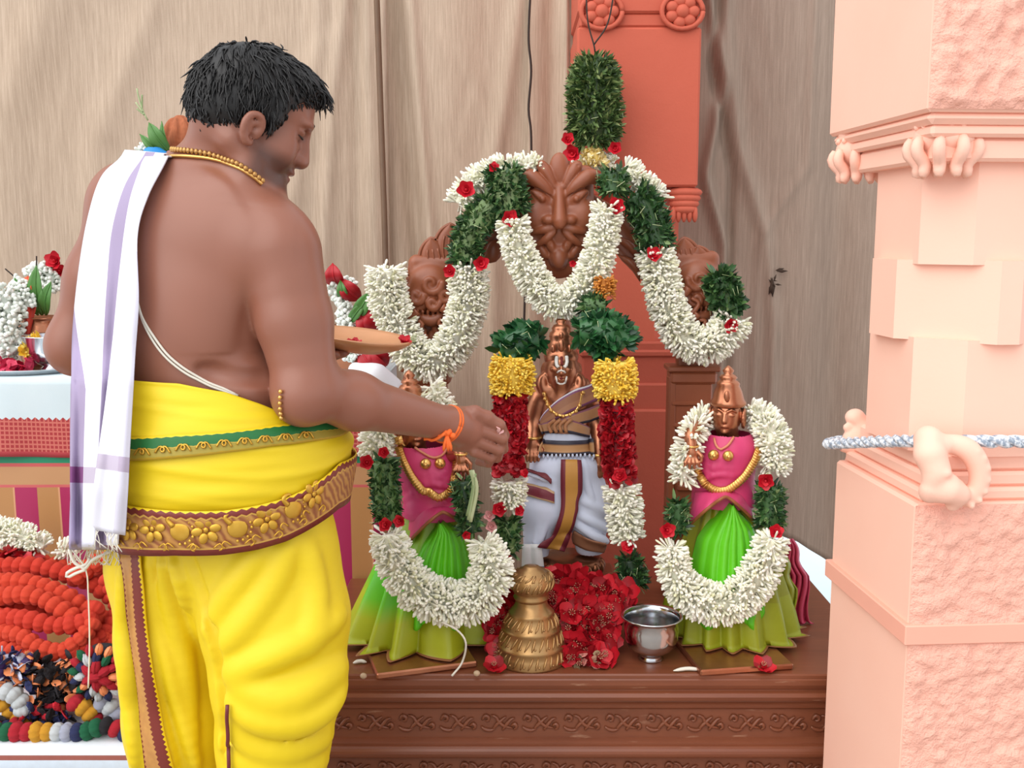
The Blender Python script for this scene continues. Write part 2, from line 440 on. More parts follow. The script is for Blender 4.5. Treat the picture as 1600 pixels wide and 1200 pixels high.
curtain('curtain', -2.3, cx(600, 200)[0]+.012, CY, .28, 2.75, [
    ([cx(540, 0), cx(520, 150), cx(505, 420)], .022, .022), ([cx(560, 0), cx(556, 420)], .014, -.016), ([cx(500, 60), cx(455, 330)], .03, .02),
    ([cx(80, 0), cx(0, 200)], .08, .02), ([cx(240, 0), cx(150, 230)], .05, .014), ([cx(575, 100), cx(590, 430)], .012, .012)],
    M['curtain'], 'wide brown cloth curtain hanging behind the priest', 130, 90, 3)
curtain('curtain', cx(596, 200)[0], cx(829, 200)[0], CY+.02, .28, 2.75, [
    ([cx(616, 0), cx(630, 150), cx(655, 420)], .03, -.035), ([cx(640, 0), cx(660, 250), cx(676, 420)], .02, .02), ([cx(812, 0), cx(790, 150), cx(770, 260)], .03, .018), ([cx(700, 0), cx(705, 420)], .1, .015)],
    M['curtain'], 'brown cloth curtain between the thin pole and the black cord', 70, 90, 5)
curtain('curtain', cx(825, 200)[0], cx(975, 200)[0], CY+.0, .28, 2.75, [
    ([cx(885, 0), cx(884, 300)], .008, .02), ([cx(865, 0), cx(862, 300)], .03, -.02)], M['curtain'], 'narrow brown curtain strip between black cord and orange pillar', 50, 60, 8)
rh = ([cx(1060, 900)[0], cx(1200, 820)[0], cx(1240, 830)[0], cx(1300, 880)[0], cx(1420, 930)[0]], [.36, .45, .42, .33, .28])
curtain('curtain', cx(1040, 200)[0], cx(1440, 200)[0], CY-.02, .28, 2.75, [
    ([cx(1102, 0), cx(1128, 150), cx(1098, 300), cx(1128, 420)], .016, .035), ([cx(1122, 0), cx(1110, 120), cx(1140, 300)], .012, -.03), ([cx(1130, 60), cx(1150, 260), cx(1190, 420), cx(1200, 560)], .02, .022),
    ([cx(1250, 0), cx(1240, 600)], .12, .03), ([cx(1310, 300), cx(1290, 800)], .05, -.03), ([cx(1255, 300), cx(1180, 420)], .015, .01)],
    M['curtain_shade'], 'grey brown torn cloth curtain right of the orange pillar', 110, 110, 11, rh)
# the tear in the right cloth and the frayed edges around it
b = MB()
rr = np.random.default_rng(4)
for i in range(9):
    p = P(1214+rr.normal(0, 5), 440+rr.normal(0, 9), CY-.06); a = rr.uniform(0, 6.3); l = rr.uniform(.006, .02)
    d = np.array((math.cos(a), 0, math.sin(a)*1.6)); e = np.array((-d[2], 0, d[0]))*.28
    b.add([p-d*l, p+e*l, p+d*l+np.array((0, -.006, 0)), p-e*l], [(0, 1, 2, 3)])
single('torn_patch', b, plain('torn cloth edge', col(66, 50, 40), .95), 'small dark frayed tear in the grey curtain', 'cloth tear', solid=.002)
b = MB(); q = resample(np.array([P(588, -20, 3.12), P(594, 150, 3.13), P(603, 440, 3.13), P(606, 800, 3.13)]), n=40); q = np.vstack([q, [(q[-1][0], q[-1][1], 0.)]]); b.tube(q, .009, 8)
single('thin_pole', b, M['pole'], 'thin brown pole standing against the curtain', 'pole')
b = MB(); q = resample(PP([(829, -20), (826, 60), (830, 110), (826, 170), (830, 215), (829, 330), (822, 420), (819, 500), (818, 560)], 3.08), n=70); b.tube(q, .0035, 6)
single('black_cord', b, M['dark'], 'black cord hanging down the middle of the curtain', 'cord')

# ================================================================ back pillar
def boxpx(m, x0, x1, y0, y1, Y, depth, bev=.004):   # a block whose front face is given
    a = P(x0, y1, Y); c = P(x1, y0, Y); m.box(((a[0]+c[0])/2, Y+depth/2, (a[2]+c[2])/2), (abs(c[0]-a[0]), depth, abs(c[2]-a[2])), bev=bev); return m
BP = 2.86; xl, xr = P(901, 150, BP)[0], P(1094, 150, BP)[0]; zc = lambda y, Y=BP: P(1000, y, Y)[2]
xm = (xl+xr)/2; bw = xr-xl
t = thing('pillar', 'orange toned stone pillar behind the wooden arch', 'pillar', (xm, BP+bw/2, 0))
def sq(m, z0, z1, s, bev=.006): m.box((xm, BP+bw/2, (z0+z1)/2), (bw*s, bw*s, z1-z0), bev=bev)
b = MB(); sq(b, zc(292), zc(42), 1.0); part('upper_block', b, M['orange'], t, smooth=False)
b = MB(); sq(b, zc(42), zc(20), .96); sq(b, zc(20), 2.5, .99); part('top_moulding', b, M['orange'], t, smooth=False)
for px in (940, 1066):
    b = MB(); c = P(px, 18, BP-.004)
    for k in range(7):
        a = k*2*math.pi/7; b.blob(c+np.array((math.cos(a)*.03, 0, math.sin(a)*.028)), (.018, .014, .016))
    b.blob(c, (.02, .02, .02)); q = np.array([c+np.array((.055*math.cos(s), -.004, .045*math.sin(s))) for s in np.linspace(0, 6.28, 25)]); b.tube(q, .007, 6)
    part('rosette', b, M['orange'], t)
def octa(m, c, s, ch, z0, z1, sy=None):
    sy = s if sy is None else sy; k = [(-s/2+ch, -sy/2), (s/2-ch, -sy/2), (s/2, -sy/2+ch), (s/2, sy/2-ch), (s/2-ch, sy/2), (-s/2+ch, sy/2), (-s/2, sy/2-ch), (-s/2, -sy/2+ch)]
    V = [(c[0]+x, c[1]+y, z) for z in (z0, z1) for x, y in k]; F = [(i, (i+1) % 8, 8+(i+1) % 8, 8+i) for i in range(8)]+[tuple(range(7, -1, -1)), tuple(range(8, 16))]
    m.add(V, F)
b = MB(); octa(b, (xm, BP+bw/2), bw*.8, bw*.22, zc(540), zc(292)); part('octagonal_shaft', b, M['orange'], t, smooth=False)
for sx in (-1, 1):
    b = MB(); cx0 = xm+sx*bw*.4
    for k in range(4): b.blob((cx0+sx*.002, BP+.028, zc(300+9*k)), (.05-.004*k, .03, .017))
    for k in range(5): b.blob((cx0-.03+.015*k, BP+.016, zc(335)), (.008, .011, .022))
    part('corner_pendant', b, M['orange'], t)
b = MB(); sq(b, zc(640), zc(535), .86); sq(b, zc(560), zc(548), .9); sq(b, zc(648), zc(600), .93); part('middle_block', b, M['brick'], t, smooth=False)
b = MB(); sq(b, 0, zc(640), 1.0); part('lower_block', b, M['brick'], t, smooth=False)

# ================================================================ front pillar
PT = math.radians(4); PN = np.array((.640, 1.58, 0)); UX = np.array((math.cos(PT), math.sin(PT), 0)); UY = np.array((-math.sin(PT), math.cos(PT), 0)); PR = np.stack([UX, UY, (0, 0, 1)], 1)
PW, PD = .27, .33
fz = lambda y, Y=1.58: P(1420, y, Y)[2]
pc = PN+UX*PW/2+UY*PD/2
t = thing('pillar', 'peach pink stone pillar with rough stucco faces and a rope tied around it', 'pillar', (pc[0], pc[1], 0))
def pbox(m, z0, z1, out=0., bev=.005): m.box((pc[0], pc[1], (z0+z1)/2), (PW+2*out, PD+2*out, z1-z0), R=PR, bev=bev)
def poct(m, z0, z1, ins, ch):
    k = MB(); octa(k, (0, 0), PW-2*ins, ch, z0, z1, PD-2*ins); V = np.vstack(k.V)@PR.T+np.array((pc[0], pc[1], 0)); m.add(V, [tuple(f) for a in k.F for f in a])
def rough_face(z0, z1, out, seed, name='stucco_face', amp=.006):
    r = np.random.default_rng(seed); nx, nz = 64, int(64*(z1-z0)/.25); U, Z = np.meshgrid(np.linspace(0, PW+2*out, nx), np.linspace(z0, z1, nz), indexing='ij'); D = np.zeros_like(U)
    for i in range(60):
        k = r.uniform(60, 330); a = r.uniform(0, 6.28); D += np.sin(k*(math.cos(a)*U+math.sin(a)*Z)+r.uniform(0, 6.28))/60*6*(100/k)**.5
    e = np.minimum(np.minimum(U, PW+2*out-U), np.minimum(Z-z0, z1-Z)); D = np.clip(D, -1, 1)*amp
    q = PN-UX*out-UY*out; g = q+U[..., None]*UX-(.001+(amp+D)*np.clip(e/.012, 0, 1))[..., None]*UY; g[..., 2] = Z
    m = MB(); m.grid(g); part(name, m, M['peach_rough'], t)
b = MB(); pbox(b, 0, fz(788)); part('base_block', b, M['peach'], t, smooth=False); rough_face(.06, fz(790), 0, 1, amp=.004)
b = MB(); pbox(b, fz(1006), fz(975), .009, .002); part('band', b, plain('peach flat paint', col(240, 172, 150), .7, 0, 9, .06), t, smooth=False)
b = MB(); pbox(b, fz(788), fz(768), -.012); pbox(b, fz(768), fz(745), -.022); pbox(b, fz(745), fz(716), -.03); part('base_moulding', b, M['peach'], t, smooth=False)
b = MB(); poct(b, fz(720), fz(535), .02, .06); part('lower_shaft', b, M['peach'], t, smooth=False)
b = MB(); poct(b, fz(540), fz(408), .002, .115); part('middle_block', b, M['peach'], t, smooth=False)
b = MB(); poct(b, fz(415), fz(250), .02, .06); part('upper_shaft', b, M['peach'], t, smooth=False)
b = MB(); pbox(b, fz(252), fz(215), .004); part('capital_block', b, M['peach'], t, smooth=False)
b = MB(); pbox(b, fz(215), fz(196), .016); pbox(b, fz(196), fz(176), .024, .008); part('capital_ring', b, M['peach'], t, smooth=False)
ZT = fz(178)
b = MB(); pbox(b, ZT, 2.3, .03); part('upper_block', b, M['peach'], t, smooth=False); rough_face(ZT+.004, 2.3, .03, 2, amp=.006)
def pendant(px, py, Y, s=1.):          # a lotus drop hanging at a corner of the capital
    c = P(px, py, Y); b = MB(); b.lathe(c, [(0, .034*s), (.04*s, .034*s), (.043*s, .024*s), (.038*s, .016*s), (.044*s, .004*s), (.047*s, -.008*s), (.036*s, -.022*s), (.02*s, -.034*s), (0, -.036*s)], 20)
    for k in range(9):
        a = k*2*math.pi/9; d = np.array((math.cos(a), math.sin(a), 0)); b.tube(resample(np.array([c+d*.046*s+(0, 0, -.004*s), c+d*.05*s+(0, 0, -.024*s), c+d*.034*s+(0, 0, -.044*s), c+d*.038*s+(0, 0, -.062*s)]), n=9), np.array([.006, .009, .010, .010, .010, .010, .010, .009, .005])*s, 7)
    for k in range(14):
        a = k*2*math.pi/14; b.blob(c+np.array((.042*math.cos(a), .042*math.sin(a), .012))*s, .0055*s, nu=6, nv=4)
    part('lotus_pendant', b, M['peach'], t)
pendant(1476, 212, 1.615, 1.02); pendant(1346, 232, 1.9, .98); pendant(1700, 212, 1.6, 1.)
def corner_figure(px, py, Y, s, flip=1):   # a worn coiled serpent carved on the corner
    c = P(px, py, Y); f = SDF(c+np.array((-.13, -.1, -.13))*s, c+np.array((.13, .12, .13))*s, .0026)
    q = lambda x, y, d: c+np.array((flip*(x-px)*Y/1540, -d, -(y-py)*Y/1540))
    X, Z = px, py
    f.chain([q(X-10, Z-50, .0), q(X-12, Z-30, .02), q(X-4, Z-5, .028), q(X-12, Z+20, .028)], np.array([.024, .025, .021, .016])*s, .014)       # neck of the serpent
    f.chain([q(X-8, Z-52, .01), q(X+14, Z-44, .012), q(X+30, Z-40, .008)], np.array([.02, .013, .01])*s, .01)
    f.chain([q(X+20, Z-46, .006), q(X+48, Z-36, .012), q(X+66, Z-8, .014), q(X+66, Z+22, .014), q(X+50, Z+44, .012)], np.array([.014, .017, .016, .014, .012])*s, .008, smooth=16)
    f.chain([q(X-10, Z+30, .02), q(X+14, Z+22, .03), q(X+30, Z+30, .026), q(X+26, Z+48, .02)], np.array([.018, .022, .018, .012])*s, .012)
    f.chain([q(X+6, Z+2, .02), q(X+18, Z+8, .03), q(X+34, Z+14, .02)], np.array([.008, .009, .006])*s, .006)
    for k in range(7): a = -1.2+.42*k; f.ell(q(X+46+30*math.cos(a), Z+6+44*math.sin(a), .024), .0065*s, .003)
    f.ell(q(X+4, Z-6, .044), np.array((.009, .007, .008))*s, .004)
    part('corner_carving', f.mb(2), M['peach'], t)
corner_figure(1456, 736, 1.575, .86); 
f = SDF(P(1290, 750, 1.98), P(1380, 620, 1.84), .0026)
f.ell(P(1335, 652, 1.905), (.017, .016, .014), .008); f.chain([P(1338, 652, 1.905), P(1352, 672, 1.9), P(1345, 705, 1.9)], [.013, .018, .02], .012); f.ell(P(1332, 690, 1.9), (.02, .018, .026), .012); f.ell(P(1340, 722, 1.905), (.024, .022, .02), .01); f.ell(P(1324, 668, 1.9), .008, .005); f.ell(P(1318, 700, 1.9), .008, .005)
part('corner_carving', f.mb(2), M['peach'], t)
# the rope: three laid strands around the pillar
q = resample(np.array([P(1640, 690, 1.585), P(1530, 690, 1.568), P(1450, 690, 1.585), P(1395, 689, 1.66), P(1302, 693, 1.87), P(1299, 692, 1.93), P(1330, 688, 1.975), P(1500, 684, 1.985), P(1640, 688, 1.98), P(1760, 690, 1.8), P(1740, 690, 1.62), P(1640, 690, 1.586)]), step=.004)
t2 = thing('rope', 'blue and white twisted rope tied around the peach pillar', 'rope', q[0]); Tn, Nn, Bn = frames(q)
for s in range(3):
    ph = np.arange(len(q))*.32+s*2.094; b = MB(); b.tube(q+.0052*(np.cos(ph)[:, None]*Nn+np.sin(ph)[:, None]*Bn), .0058, 6, cap=False); part('strand', b, M['rope'], t2)

# ================================================================ altar platform
t = thing('altar_platform', 'carved dark brown wooden platform under the three statues', 'platform', ((ALT_L+ALT_R)/2, (ALT_F+ALT_B)/2, 0))
az = lambda y: P(900, y, ALT_F)[2]
def prof_x(m, prof, x0, x1):           # a moulding along the front and both ends
    pr = np.array(prof); yb = ALT_B; rows = []
    for o, z in pr: rows.append([(x0-o, yb, z), (x0-o, ALT_F-o, z), (x1+o, ALT_F-o, z), (x1+o, yb, z)])
    g = np.array(rows)                 # keep the corners crisp: every side its own strip
    for k in range(3): m.grid(g[:, k:k+2], tc=False)
def strip(name, prof, mat=None, **k):
    b = MB(); prof_x(b, prof, ALT_L, ALT_R); part(name, b, mat or M['wood'], t, smooth=False, **k)
b = MB(); b.box(((ALT_L+ALT_R)/2, (ALT_F+ALT_B)/2, ALT_Z-.006), (ALT_R-ALT_L+.004, ALT_B-ALT_F+.004, .012), bev=.003); part('top_board', b, M['wood'], t, smooth=False)
strip('top_moulding', [(-.002, az(1078)), (.0, az(1076)), (.004, az(1070)), (.004, az(1062)), (0, ALT_Z-.008), (-.02, ALT_Z-.008)])
strip('step_moulding', [(-.012, az(1112)), (-.006, az(1108)), (-.004, az(1103)), (-.009, az(1100)), (-.009, az(1097)), (.003, az(1094)), (.006, az(1088)), (.002, az(1083)), (-.004, az(1081)), (-.004, az(1077)), (.0, az(1076))])
strip('frieze', [(-.018, az(1160)), (-.018, az(1110)), (-.012, az(1108))])
strip('half_round_moulding', [(-.018, az(1188)), (-.008, az(1187))]+[(-.006+.013*math.sin(a), lerp(az(1186), az(1166), .5-.5*math.cos(a))) for a in np.linspace(0, math.pi, 9)]+[(-.006, az(1163)), (-.018, az(1158))])
strip('frieze', [(-.022, az(1242)), (-.022, az(1186)), (-.014, az(1184))])
strip('base_moulding', [(.02, 0), (.02, .08), (.0, .12), (.006, .2), (-.022, az(1240))])
def scroll(m, flip=1):                 # one carved S of the running scroll
    L = [[(-.034, .006), (-.028, .016), (-.02, .012), (-.022, .004), (-.028, .006)], [(-.016, .016), (-.006, .014), (.0, .004), (.01, -.006), (.03, -.012)], [(-.012, -.014), (-.004, -.004), (.006, .006), (.016, .014)], [(.008, -.016), (.016, -.004), (.026, .008), (.034, .01)], [(.026, -.006), (.034, -.002), (.037, -.01), (.031, -.015)], [(-.036, -.008), (-.028, -.014), (-.016, -.016), (-.006, -.012)]]
    for l in L:
        q = resample(np.array([(x, -.002, z*flip) for x, z in l]), n=10); m.tube(q, .0042*np.sin(np.linspace(.5, 2.8, 10)), 6)
sc = MB(); scroll(sc); sme = sc.mesh('scroll', M['wood'])
def scrolls(z, yoff, n, x0, st):
    for i in range(n):
        o = bpy.data.objects.new('carved_scroll', sme); C.objects.link(o); o.parent = t; o.location = Vector((x0+i*st, ALT_F+yoff, z))-Vector(t.location)
scrolls(az(1135), .0175, 14, -.37, .0855); scrolls(az(1211), .0215, 14, -.33, .0855)
# ================================================================ carved wooden arch behind the statues
AY = 2.47
t = thing('wooden_arch', 'carved brown wooden arch with a lion face at its crown behind the main statue', 'arch', (P(875, 700, AY)[0], AY, ALT_Z))
W = M['carved']
def arch_column(px0, px1, name):
    b = MB(); ax = (P(px0, 700, AY)[0]+P(px1, 700, AY)[0])/2; w0 = P(px1, 700, AY)[0]-P(px0, 700, AY)[0]
    z = lambda y: P(1000, y, AY)[2]
    b.box((ax, AY, z(574)), (w0*1.12, .075, .014), bev=.003); b.box((ax, AY, z(588)), (w0*1.0, .068, .03), bev=.006); b.box((ax, AY, z(612)), (w0*.82, .055, .05), bev=.004)
    b.box((ax, AY, z(628)), (w0*.95, .062, .012), bev=.004); b.box((ax, AY, z(645)), (w0*.78, .052, .05), bev=.004); b.box((ax, AY, z(662)), (w0*.92, .06, .014), bev=.005)
    b.box((ax, AY, (z(664)+ALT_Z+.06)/2), (w0*.72, .05, z(664)-ALT_Z-.06), bev=.006); b.box((ax-w0*.44, AY-.004, (z(580)+ALT_Z)/2), (w0*.16, .05, z(580)-ALT_Z-.02), bev=.004); b.box((ax, AY, ALT_Z+.035), (w0*1.05, .075, .07), bev=.006)
    for k in range(6): b.box((ax, AY-.028, z(690+k*34)), (w0*.6, .012, .016), bev=.004)
    part(name, b, W, t, smooth=False)
arch_column(1042, 1114, 'column'); arch_column(634, 706, 'column')
# the arch band
def band(pts, w0, name, th=.03):
    q = resample(PP(pts, AY), n=40); T = nrm(np.gradient(q, axis=0)); Nn = np.stack([-T[:, 2], T[:, 1]*0, T[:, 0]], 1); b = MB(); ww = np.interp(np.linspace(0, 1, 40), np.linspace(0, 1, len(w0)), w0)
    pr = [(-1, .5), (-1, -.3), (-.86, -.62), (-.7, -.35), (-.4, -.5), (0, -.62), (.4, -.5), (.7, -.35), (.86, -.62), (1, -.3), (1, .5)]
    g = np.array([[q[i]+Nn[i]*u*ww[i]/2+np.array((0, v*th, 0)) for u, v in pr] for i in range(40)]); b.grid(g, cv=True); part(name, b, W, t)
band([(668, 560), (676, 500), (700, 440), (740, 385), (790, 345), (838, 322)], [.075, .07, .075, .08, .075, .07], 'arch_band')
band([(912, 322), (955, 350), (990, 388), (1030, 430), (1068, 490), (1082, 570)], [.07, .075, .08, .075, .07, .075], 'arch_band')
for L in ([(775, 375), (768, 398), (752, 408)], [(800, 350), (790, 385), (772, 395)], [(962, 372), (985, 385), (1000, 410)], [(968, 400), (990, 415), (1000, 440)]):   # leaf tips under the band
    b = MB(); q = resample(PP(L, AY-.022), n=9); b.tube(q, np.array([.004, .014, .019, .021, .021, .019, .014, .008, .002]), 8, flat=.5); part('leaf_carving', b, W, t)
# lion face
c0 = P(873, 335, AY-.03); S = AY/1625
f = SDF(c0+np.array((-.12, -.075, -.17)), c0+np.array((.12, .06, .17)), .0021)
q = lambda x, y, d=0.: c0+np.array(((x-873)*S, -d, (335-y)*S))
f.box(q(873, 322, -.02), (.083, .022, .095), .02, .02); f.ell(q(873, 385, -.015), (.07, .022, .075), .03); f.ell(q(873, 330, 0), (.075, .03, .075), .03)
f.ell(q(873, 268, .012), (.024, .017, .04), .006)                                    # crest leaf
for s in (-1, 1):
    X = lambda x: 873+s*x
    f.chain([q(X(9), 292, .022), q(X(20), 272, .02), q(X(27), 262, .014)], [.008, .013, .013], .004, smooth=8)       # inner curled brow
    f.ell(q(X(28), 262, .024), .008, .004); f.ell(q(X(28), 262, .034), .0055, .003, mode='sub')
    f.chain([q(X(12), 306, .022), q(X(28), 290, .028), q(X(46), 278, .022), q(X(58), 282, .012)], [.008, .013, .017, .012], .005, smooth=12)   # brow
    f.chain([q(X(10), 312, .03), q(X(24), 304, .03), q(X(36), 297, .03), q(X(54), 297, .022)], [.003, .0045, .004, .003], .003, mode='sub', smooth=12)
    f.ell(q(X(30), 308, .022), (.026, .014, .013), .006, R=roty(s*-.5)); f.ell(q(X(26), 312, .033), .0075, .003)    # eye
    f.chain([q(X(15), 322, .03), q(X(28), 321, .032), q(X(46), 302, .03)], [.0035, .004, .003], .003, mode='sub', smooth=10)
    f.ell(q(X(36), 336, .012), (.034, .024, .036), .014)                                # cheek
    f.ell(q(X(17), 344, .034), (.014, .012, .011), .008)                                # nostril
    f.chain([q(X(8), 356, .03), q(X(22), 358, .03), q(X(38), 362, .022)], [.007, .0085, .006], .004, smooth=8)     # whisker folds
    f.chain([q(X(8), 362, .03), q(X(20), 372, .028), q(X(34), 382, .018)], [.006, .008, .005], .004, smooth=8)
    f.ell(q(X(14), 380, .016), (.011, .014, .024), .004, R=roty(s*.5)); f.ell(q(X(24), 392, .01), (.011, .012, .02), .004, R=roty(s*.6))
    f.chain([q(X(4), 366, .034), q(X(14), 384, .03), q(X(22), 402, .02)], [.002, .003, .002], .002, mode='sub', smooth=8)
    f.ell(q(X(42), 382, -.005), (.02, .02, .036), .01)
f.cone(q(873, 296, .022), q(873, 345, .046), .008, .017, .01); f.ell(q(873, 352, .05), (.011, .01, .009), .006)    # nose
f.ell(q(873, 400, .008), (.024, .02, .032), .006); f.ell(q(873, 404, .022), (.016, .012, .022), .004)               # tongue leaf
part('lion_face', f.mb(1), W, t)
# beast heads with curling plumes at both ends of the arch
def beast(cx, cy, s, name):
    c = P(cx, cy, AY-.02); f = SDF(c+np.array((-.1, -.06, -.2)), c+np.array((.12, .05, .2)), .0024)
    q = lambda x, y, d=0.: c+np.array((s*x*S, -d, -y*S))
    f.box(q(0, 12, -.012), (.058, .02, .125), .02, .02)
    f.ell(q(-4, -20, .012), (.05, .026, .05), .015); f.ell(q(-22, 0, .016), (.032, .022, .03), .012)              # head, snout
    f.chain([q(-20, 10, .02), q(-36, 4, .022), q(-42, -14, .02), q(-34, -22, .02)], [.014, .012, .009, .005], .004, smooth=14)   # curled trunk
    [f.chain([q(x0+math.cos(a)*r_*(1-a/8), y0+math.sin(a)*r_*(1-a/8), .036) for a in np.linspace(0, 6.6, 16)], np.linspace(.0085, .004, 16), .003) for x0, y0, r_ in ((0, -26, 17), (-24, -6, 12), (22, -8, 12), (2, 4, 11))]
    f.chain([q(-28, 16, .03), q(-6, 20, .032), q(16, 8, .03)], .004, .003, mode='sub', smooth=10); f.chain([q(-20, 28, .022), q(0, 32, .026), q(20, 22, .022)], [.01, .012, .008], .006, smooth=10)
    for k in range(5): f.cone(q(-22+8*k, 17, .034), q(-22+8*k, 25, .03), .004, .002, .002)
    for x0, y0, r in ((14, 40, .026), (-16, 52, .024), (10, 72, .022), (-14, 86, .02)):                            # scrolls below
        sp = [q(x0+math.cos(a)*r/S*(1-a/8), y0+math.sin(a)*r/S*(1-a/8), .014+.004*a/3) for a in np.linspace(0, 7, 18)]; f.chain(sp, np.linspace(.009, .005, 18), .003)
    for k in range(7): f.ell(q(20+3*math.sin(k), -14+9*k, .014), (.014, .012, .008), .004, R=roty(.5*s))           # mane
    part(name, f.mb(1), W, t)
    return q
q1 = beast(676, 468, 1, 'beast_carving'); q2 = beast(1086, 462, -1, 'beast_carving')
def plume_old(pts, w0, Y, name='plume_carving'):
    q = resample(PP(pts, Y), n=14); b = MB(); prof = np.sin(np.linspace(.25, 2.95, 14))*w0; b.tube(q, prof, 10, flat=.35)
    T, Nn, Bn = frames(q)
    for s in (-1, 1): b.tube(np.array([q[i]+np.array((s*prof[i]*.8*abs(T[i][2]) if abs(T[i][2]) > .3 else 0, -.008, s*prof[i]*.8*T[i][0]*-1)) for i in range(14)]), .0035, 6)
    b.tube(q+np.array((0, -.012, 0)), .003, 6); part(name, b, W, t)
def plume(pts, w, name='plume_carving'):   # a teardrop leaf with a raised rim and inner veins
    q = resample(PP(pts, AY-.012), n=16); T = nrm(np.gradient(q, axis=0)); sd = np.stack([T[:, 2], 0*T[:, 0], -T[:, 0]], 1); v = np.linspace(0, 1, 16); wd = w*(np.sin(math.pi*v**1.5)**.7)+.001
    b = MB(); U = np.linspace(-1, 1, 9); g = np.array([[q[i]+sd[i]*wd[i]*u+np.array((0, -.012*(1-u*u)**.5, 0)) for u in U] for i in range(16)]); b.grid(g, tc=False); b.grid(np.array([[p+np.array((0, .03, 0)) for p in r_[::-1]] for r_ in g]), tc=False)
    rim = np.vstack([q+sd*wd[:, None], (q-sd*wd[:, None])[::-1]])+np.array((0, -.003, 0)); b.tube(resample(rim, n=40), .0042, 6)
    for k in (-.45, 0, .45): b.tube(q[2:13]+sd[2:13]*wd[2:13, None]*k*.9+np.array((0, -.011, 0)), .003, 6)
    part(name, b, W, t)
for p, w_ in (([(690, 462), (662, 430), (648, 405)], .03), ([(694, 455), (680, 410), (674, 372)], .034), ([(708, 445), (702, 400), (704, 350)], .034), ([(715, 450), (722, 410), (726, 370)], .03), ([(668, 470), (644, 450), (634, 430)], .022)): plume(p, w_)
for p, w_ in (([(1082, 455), (1074, 415), (1068, 372)], .032), ([(1092, 455), (1094, 420), (1090, 385)], .03), ([(1100, 458), (1110, 432), (1110, 408)], .024)): plume(p, w_)
for L in ([(652, 486), (640, 500), (648, 516), (660, 508), (654, 500)], [(690, 480), (706, 492), (700, 510), (686, 506), (690, 498)], [(668, 524), (652, 536), (664, 552), (678, 542), (670, 536)], [(1076, 450), (1064, 470), (1078, 490), (1092, 474), (1080, 466)], [(1090, 490), (1078, 506), (1094, 516), (1102, 502), (1092, 500)]):
    b = MB(); b.tube(resample(PP(L, AY-.07), n=22), np.linspace(.011, .004, 22), 8); part('scroll_carving', b, W, t)
# ================================================================ flowers and garlands
M['jasmine'] = islands('jasmine buds', [(0, col(222, 222, 182)), (.2, col(240, 239, 220)), (.7, col(250, 248, 238)), (1, col(236, 236, 210))], .55)
M['jasmine_open'] = islands('white petals', [(0, col(225, 232, 222)), (1, col(246, 247, 242))], .55)
M['leaf'] = islands('dark basil leaves', [(0, col(24, 48, 24)), (.3, col(40, 74, 38)), (.7, col(62, 100, 54)), (.9, col(94, 128, 72)), (1, col(136, 158, 104))], .42)
M['leaf_tulsi'] = islands('dried basil leaves', [(0, col(38, 58, 28)), (.35, col(66, 94, 46)), (.75, col(98, 124, 66)), (1, col(156, 168, 108))], .5)
M['leaf_fresh'] = islands('broad green leaves', [(0, col(22, 62, 36)), (.5, col(34, 84, 46)), (1, col(58, 112, 62))], .35)
M['stem'] = islands('pale stems', [(0, col(120, 146, 92)), (1, col(190, 200, 156))], .6)
M['red'] = islands('red petals', [(0, col(128, 5, 18)), (.5, col(166, 10, 26)), (1, col(196, 24, 40))], .5)
M['rose'] = islands('rose petals', [(0, col(168, 8, 26)), (.6, col(200, 22, 42)), (1, col(220, 50, 64))], .45)
M['yellow'] = islands('yellow petals', [(0, col(222, 170, 40)), (.5, col(240, 202, 64)), (1, col(248, 224, 110))], .55)
M['cream'] = islands('cream petals', [(0, col(228, 196, 96)), (.5, col(240, 224, 160)), (1, col(246, 240, 215))], .55)
M['marigold'] = islands('marigold petals', [(0, col(178, 104, 30)), (1, col(216, 146, 56))], .6)
M['pink'] = islands('pink petals', [(0, col(226, 150, 150)), (1, col(240, 190, 186))], .6)
M['green'] = plain('leaf green', col(78, 128, 58), .45, 0, 30, .2)
M['pollen'] = plain('pollen', col(176, 120, 96), .7)
M['string'] = plain('white string', col(226, 220, 206), .8)

def lathe_t(prof, n=5):
    V = []; F = []
    for r, z in prof:
        for i in range(n): a = 2*math.pi*i/n; V.append((r*math.cos(a), r*math.sin(a), z))
    for k in range(len(prof)-1):
        for i in range(n): j = (i+1) % n; F.append((k*n+i, k*n+j, (k+1)*n+j, (k+1)*n+i))
    F.append(tuple((len(prof)-1)*n+i for i in range(n))); return np.array(V), F
BUD = lathe_t([(.35, 0), (.55, .35), (1.0, .72), (.95, .9), (.35, 1.0)], 5)
def petal_t(cup=.25, n=4):             # a cupped petal: length along z, width along x
    V = []; F = []; u = np.linspace(-1, 1, 3); v = np.linspace(0, 1, n)
    for b in v:
        wd = (math.sin(math.pi*min(1, .12+b*.8))**.8)
        for a in u: V.append((a*wd*.5, cup*(a*a*.5-b*(1-b)*1.2), b))
    for i in range(n-1):
        for j in range(2): k = i*3+j; F.append((k, k+1, k+4, k+3))
    return np.array(V), F
PETAL = petal_t()
LEAFT = (np.array([(0, 0, 0), (-.5, .16, .4), (0, 0, .42), (.5, .16, .4), (-.34, .12, .75), (0, .02, .76), (.34, .12, .75), (0, .1, 1)]), [(0, 2, 1), (0, 3, 2), (1, 2, 5, 4), (2, 3, 6, 5), (4, 5, 7), (5, 6, 7)])
STEMT = lathe_t([(1, 0), (.8, 1)], 4)
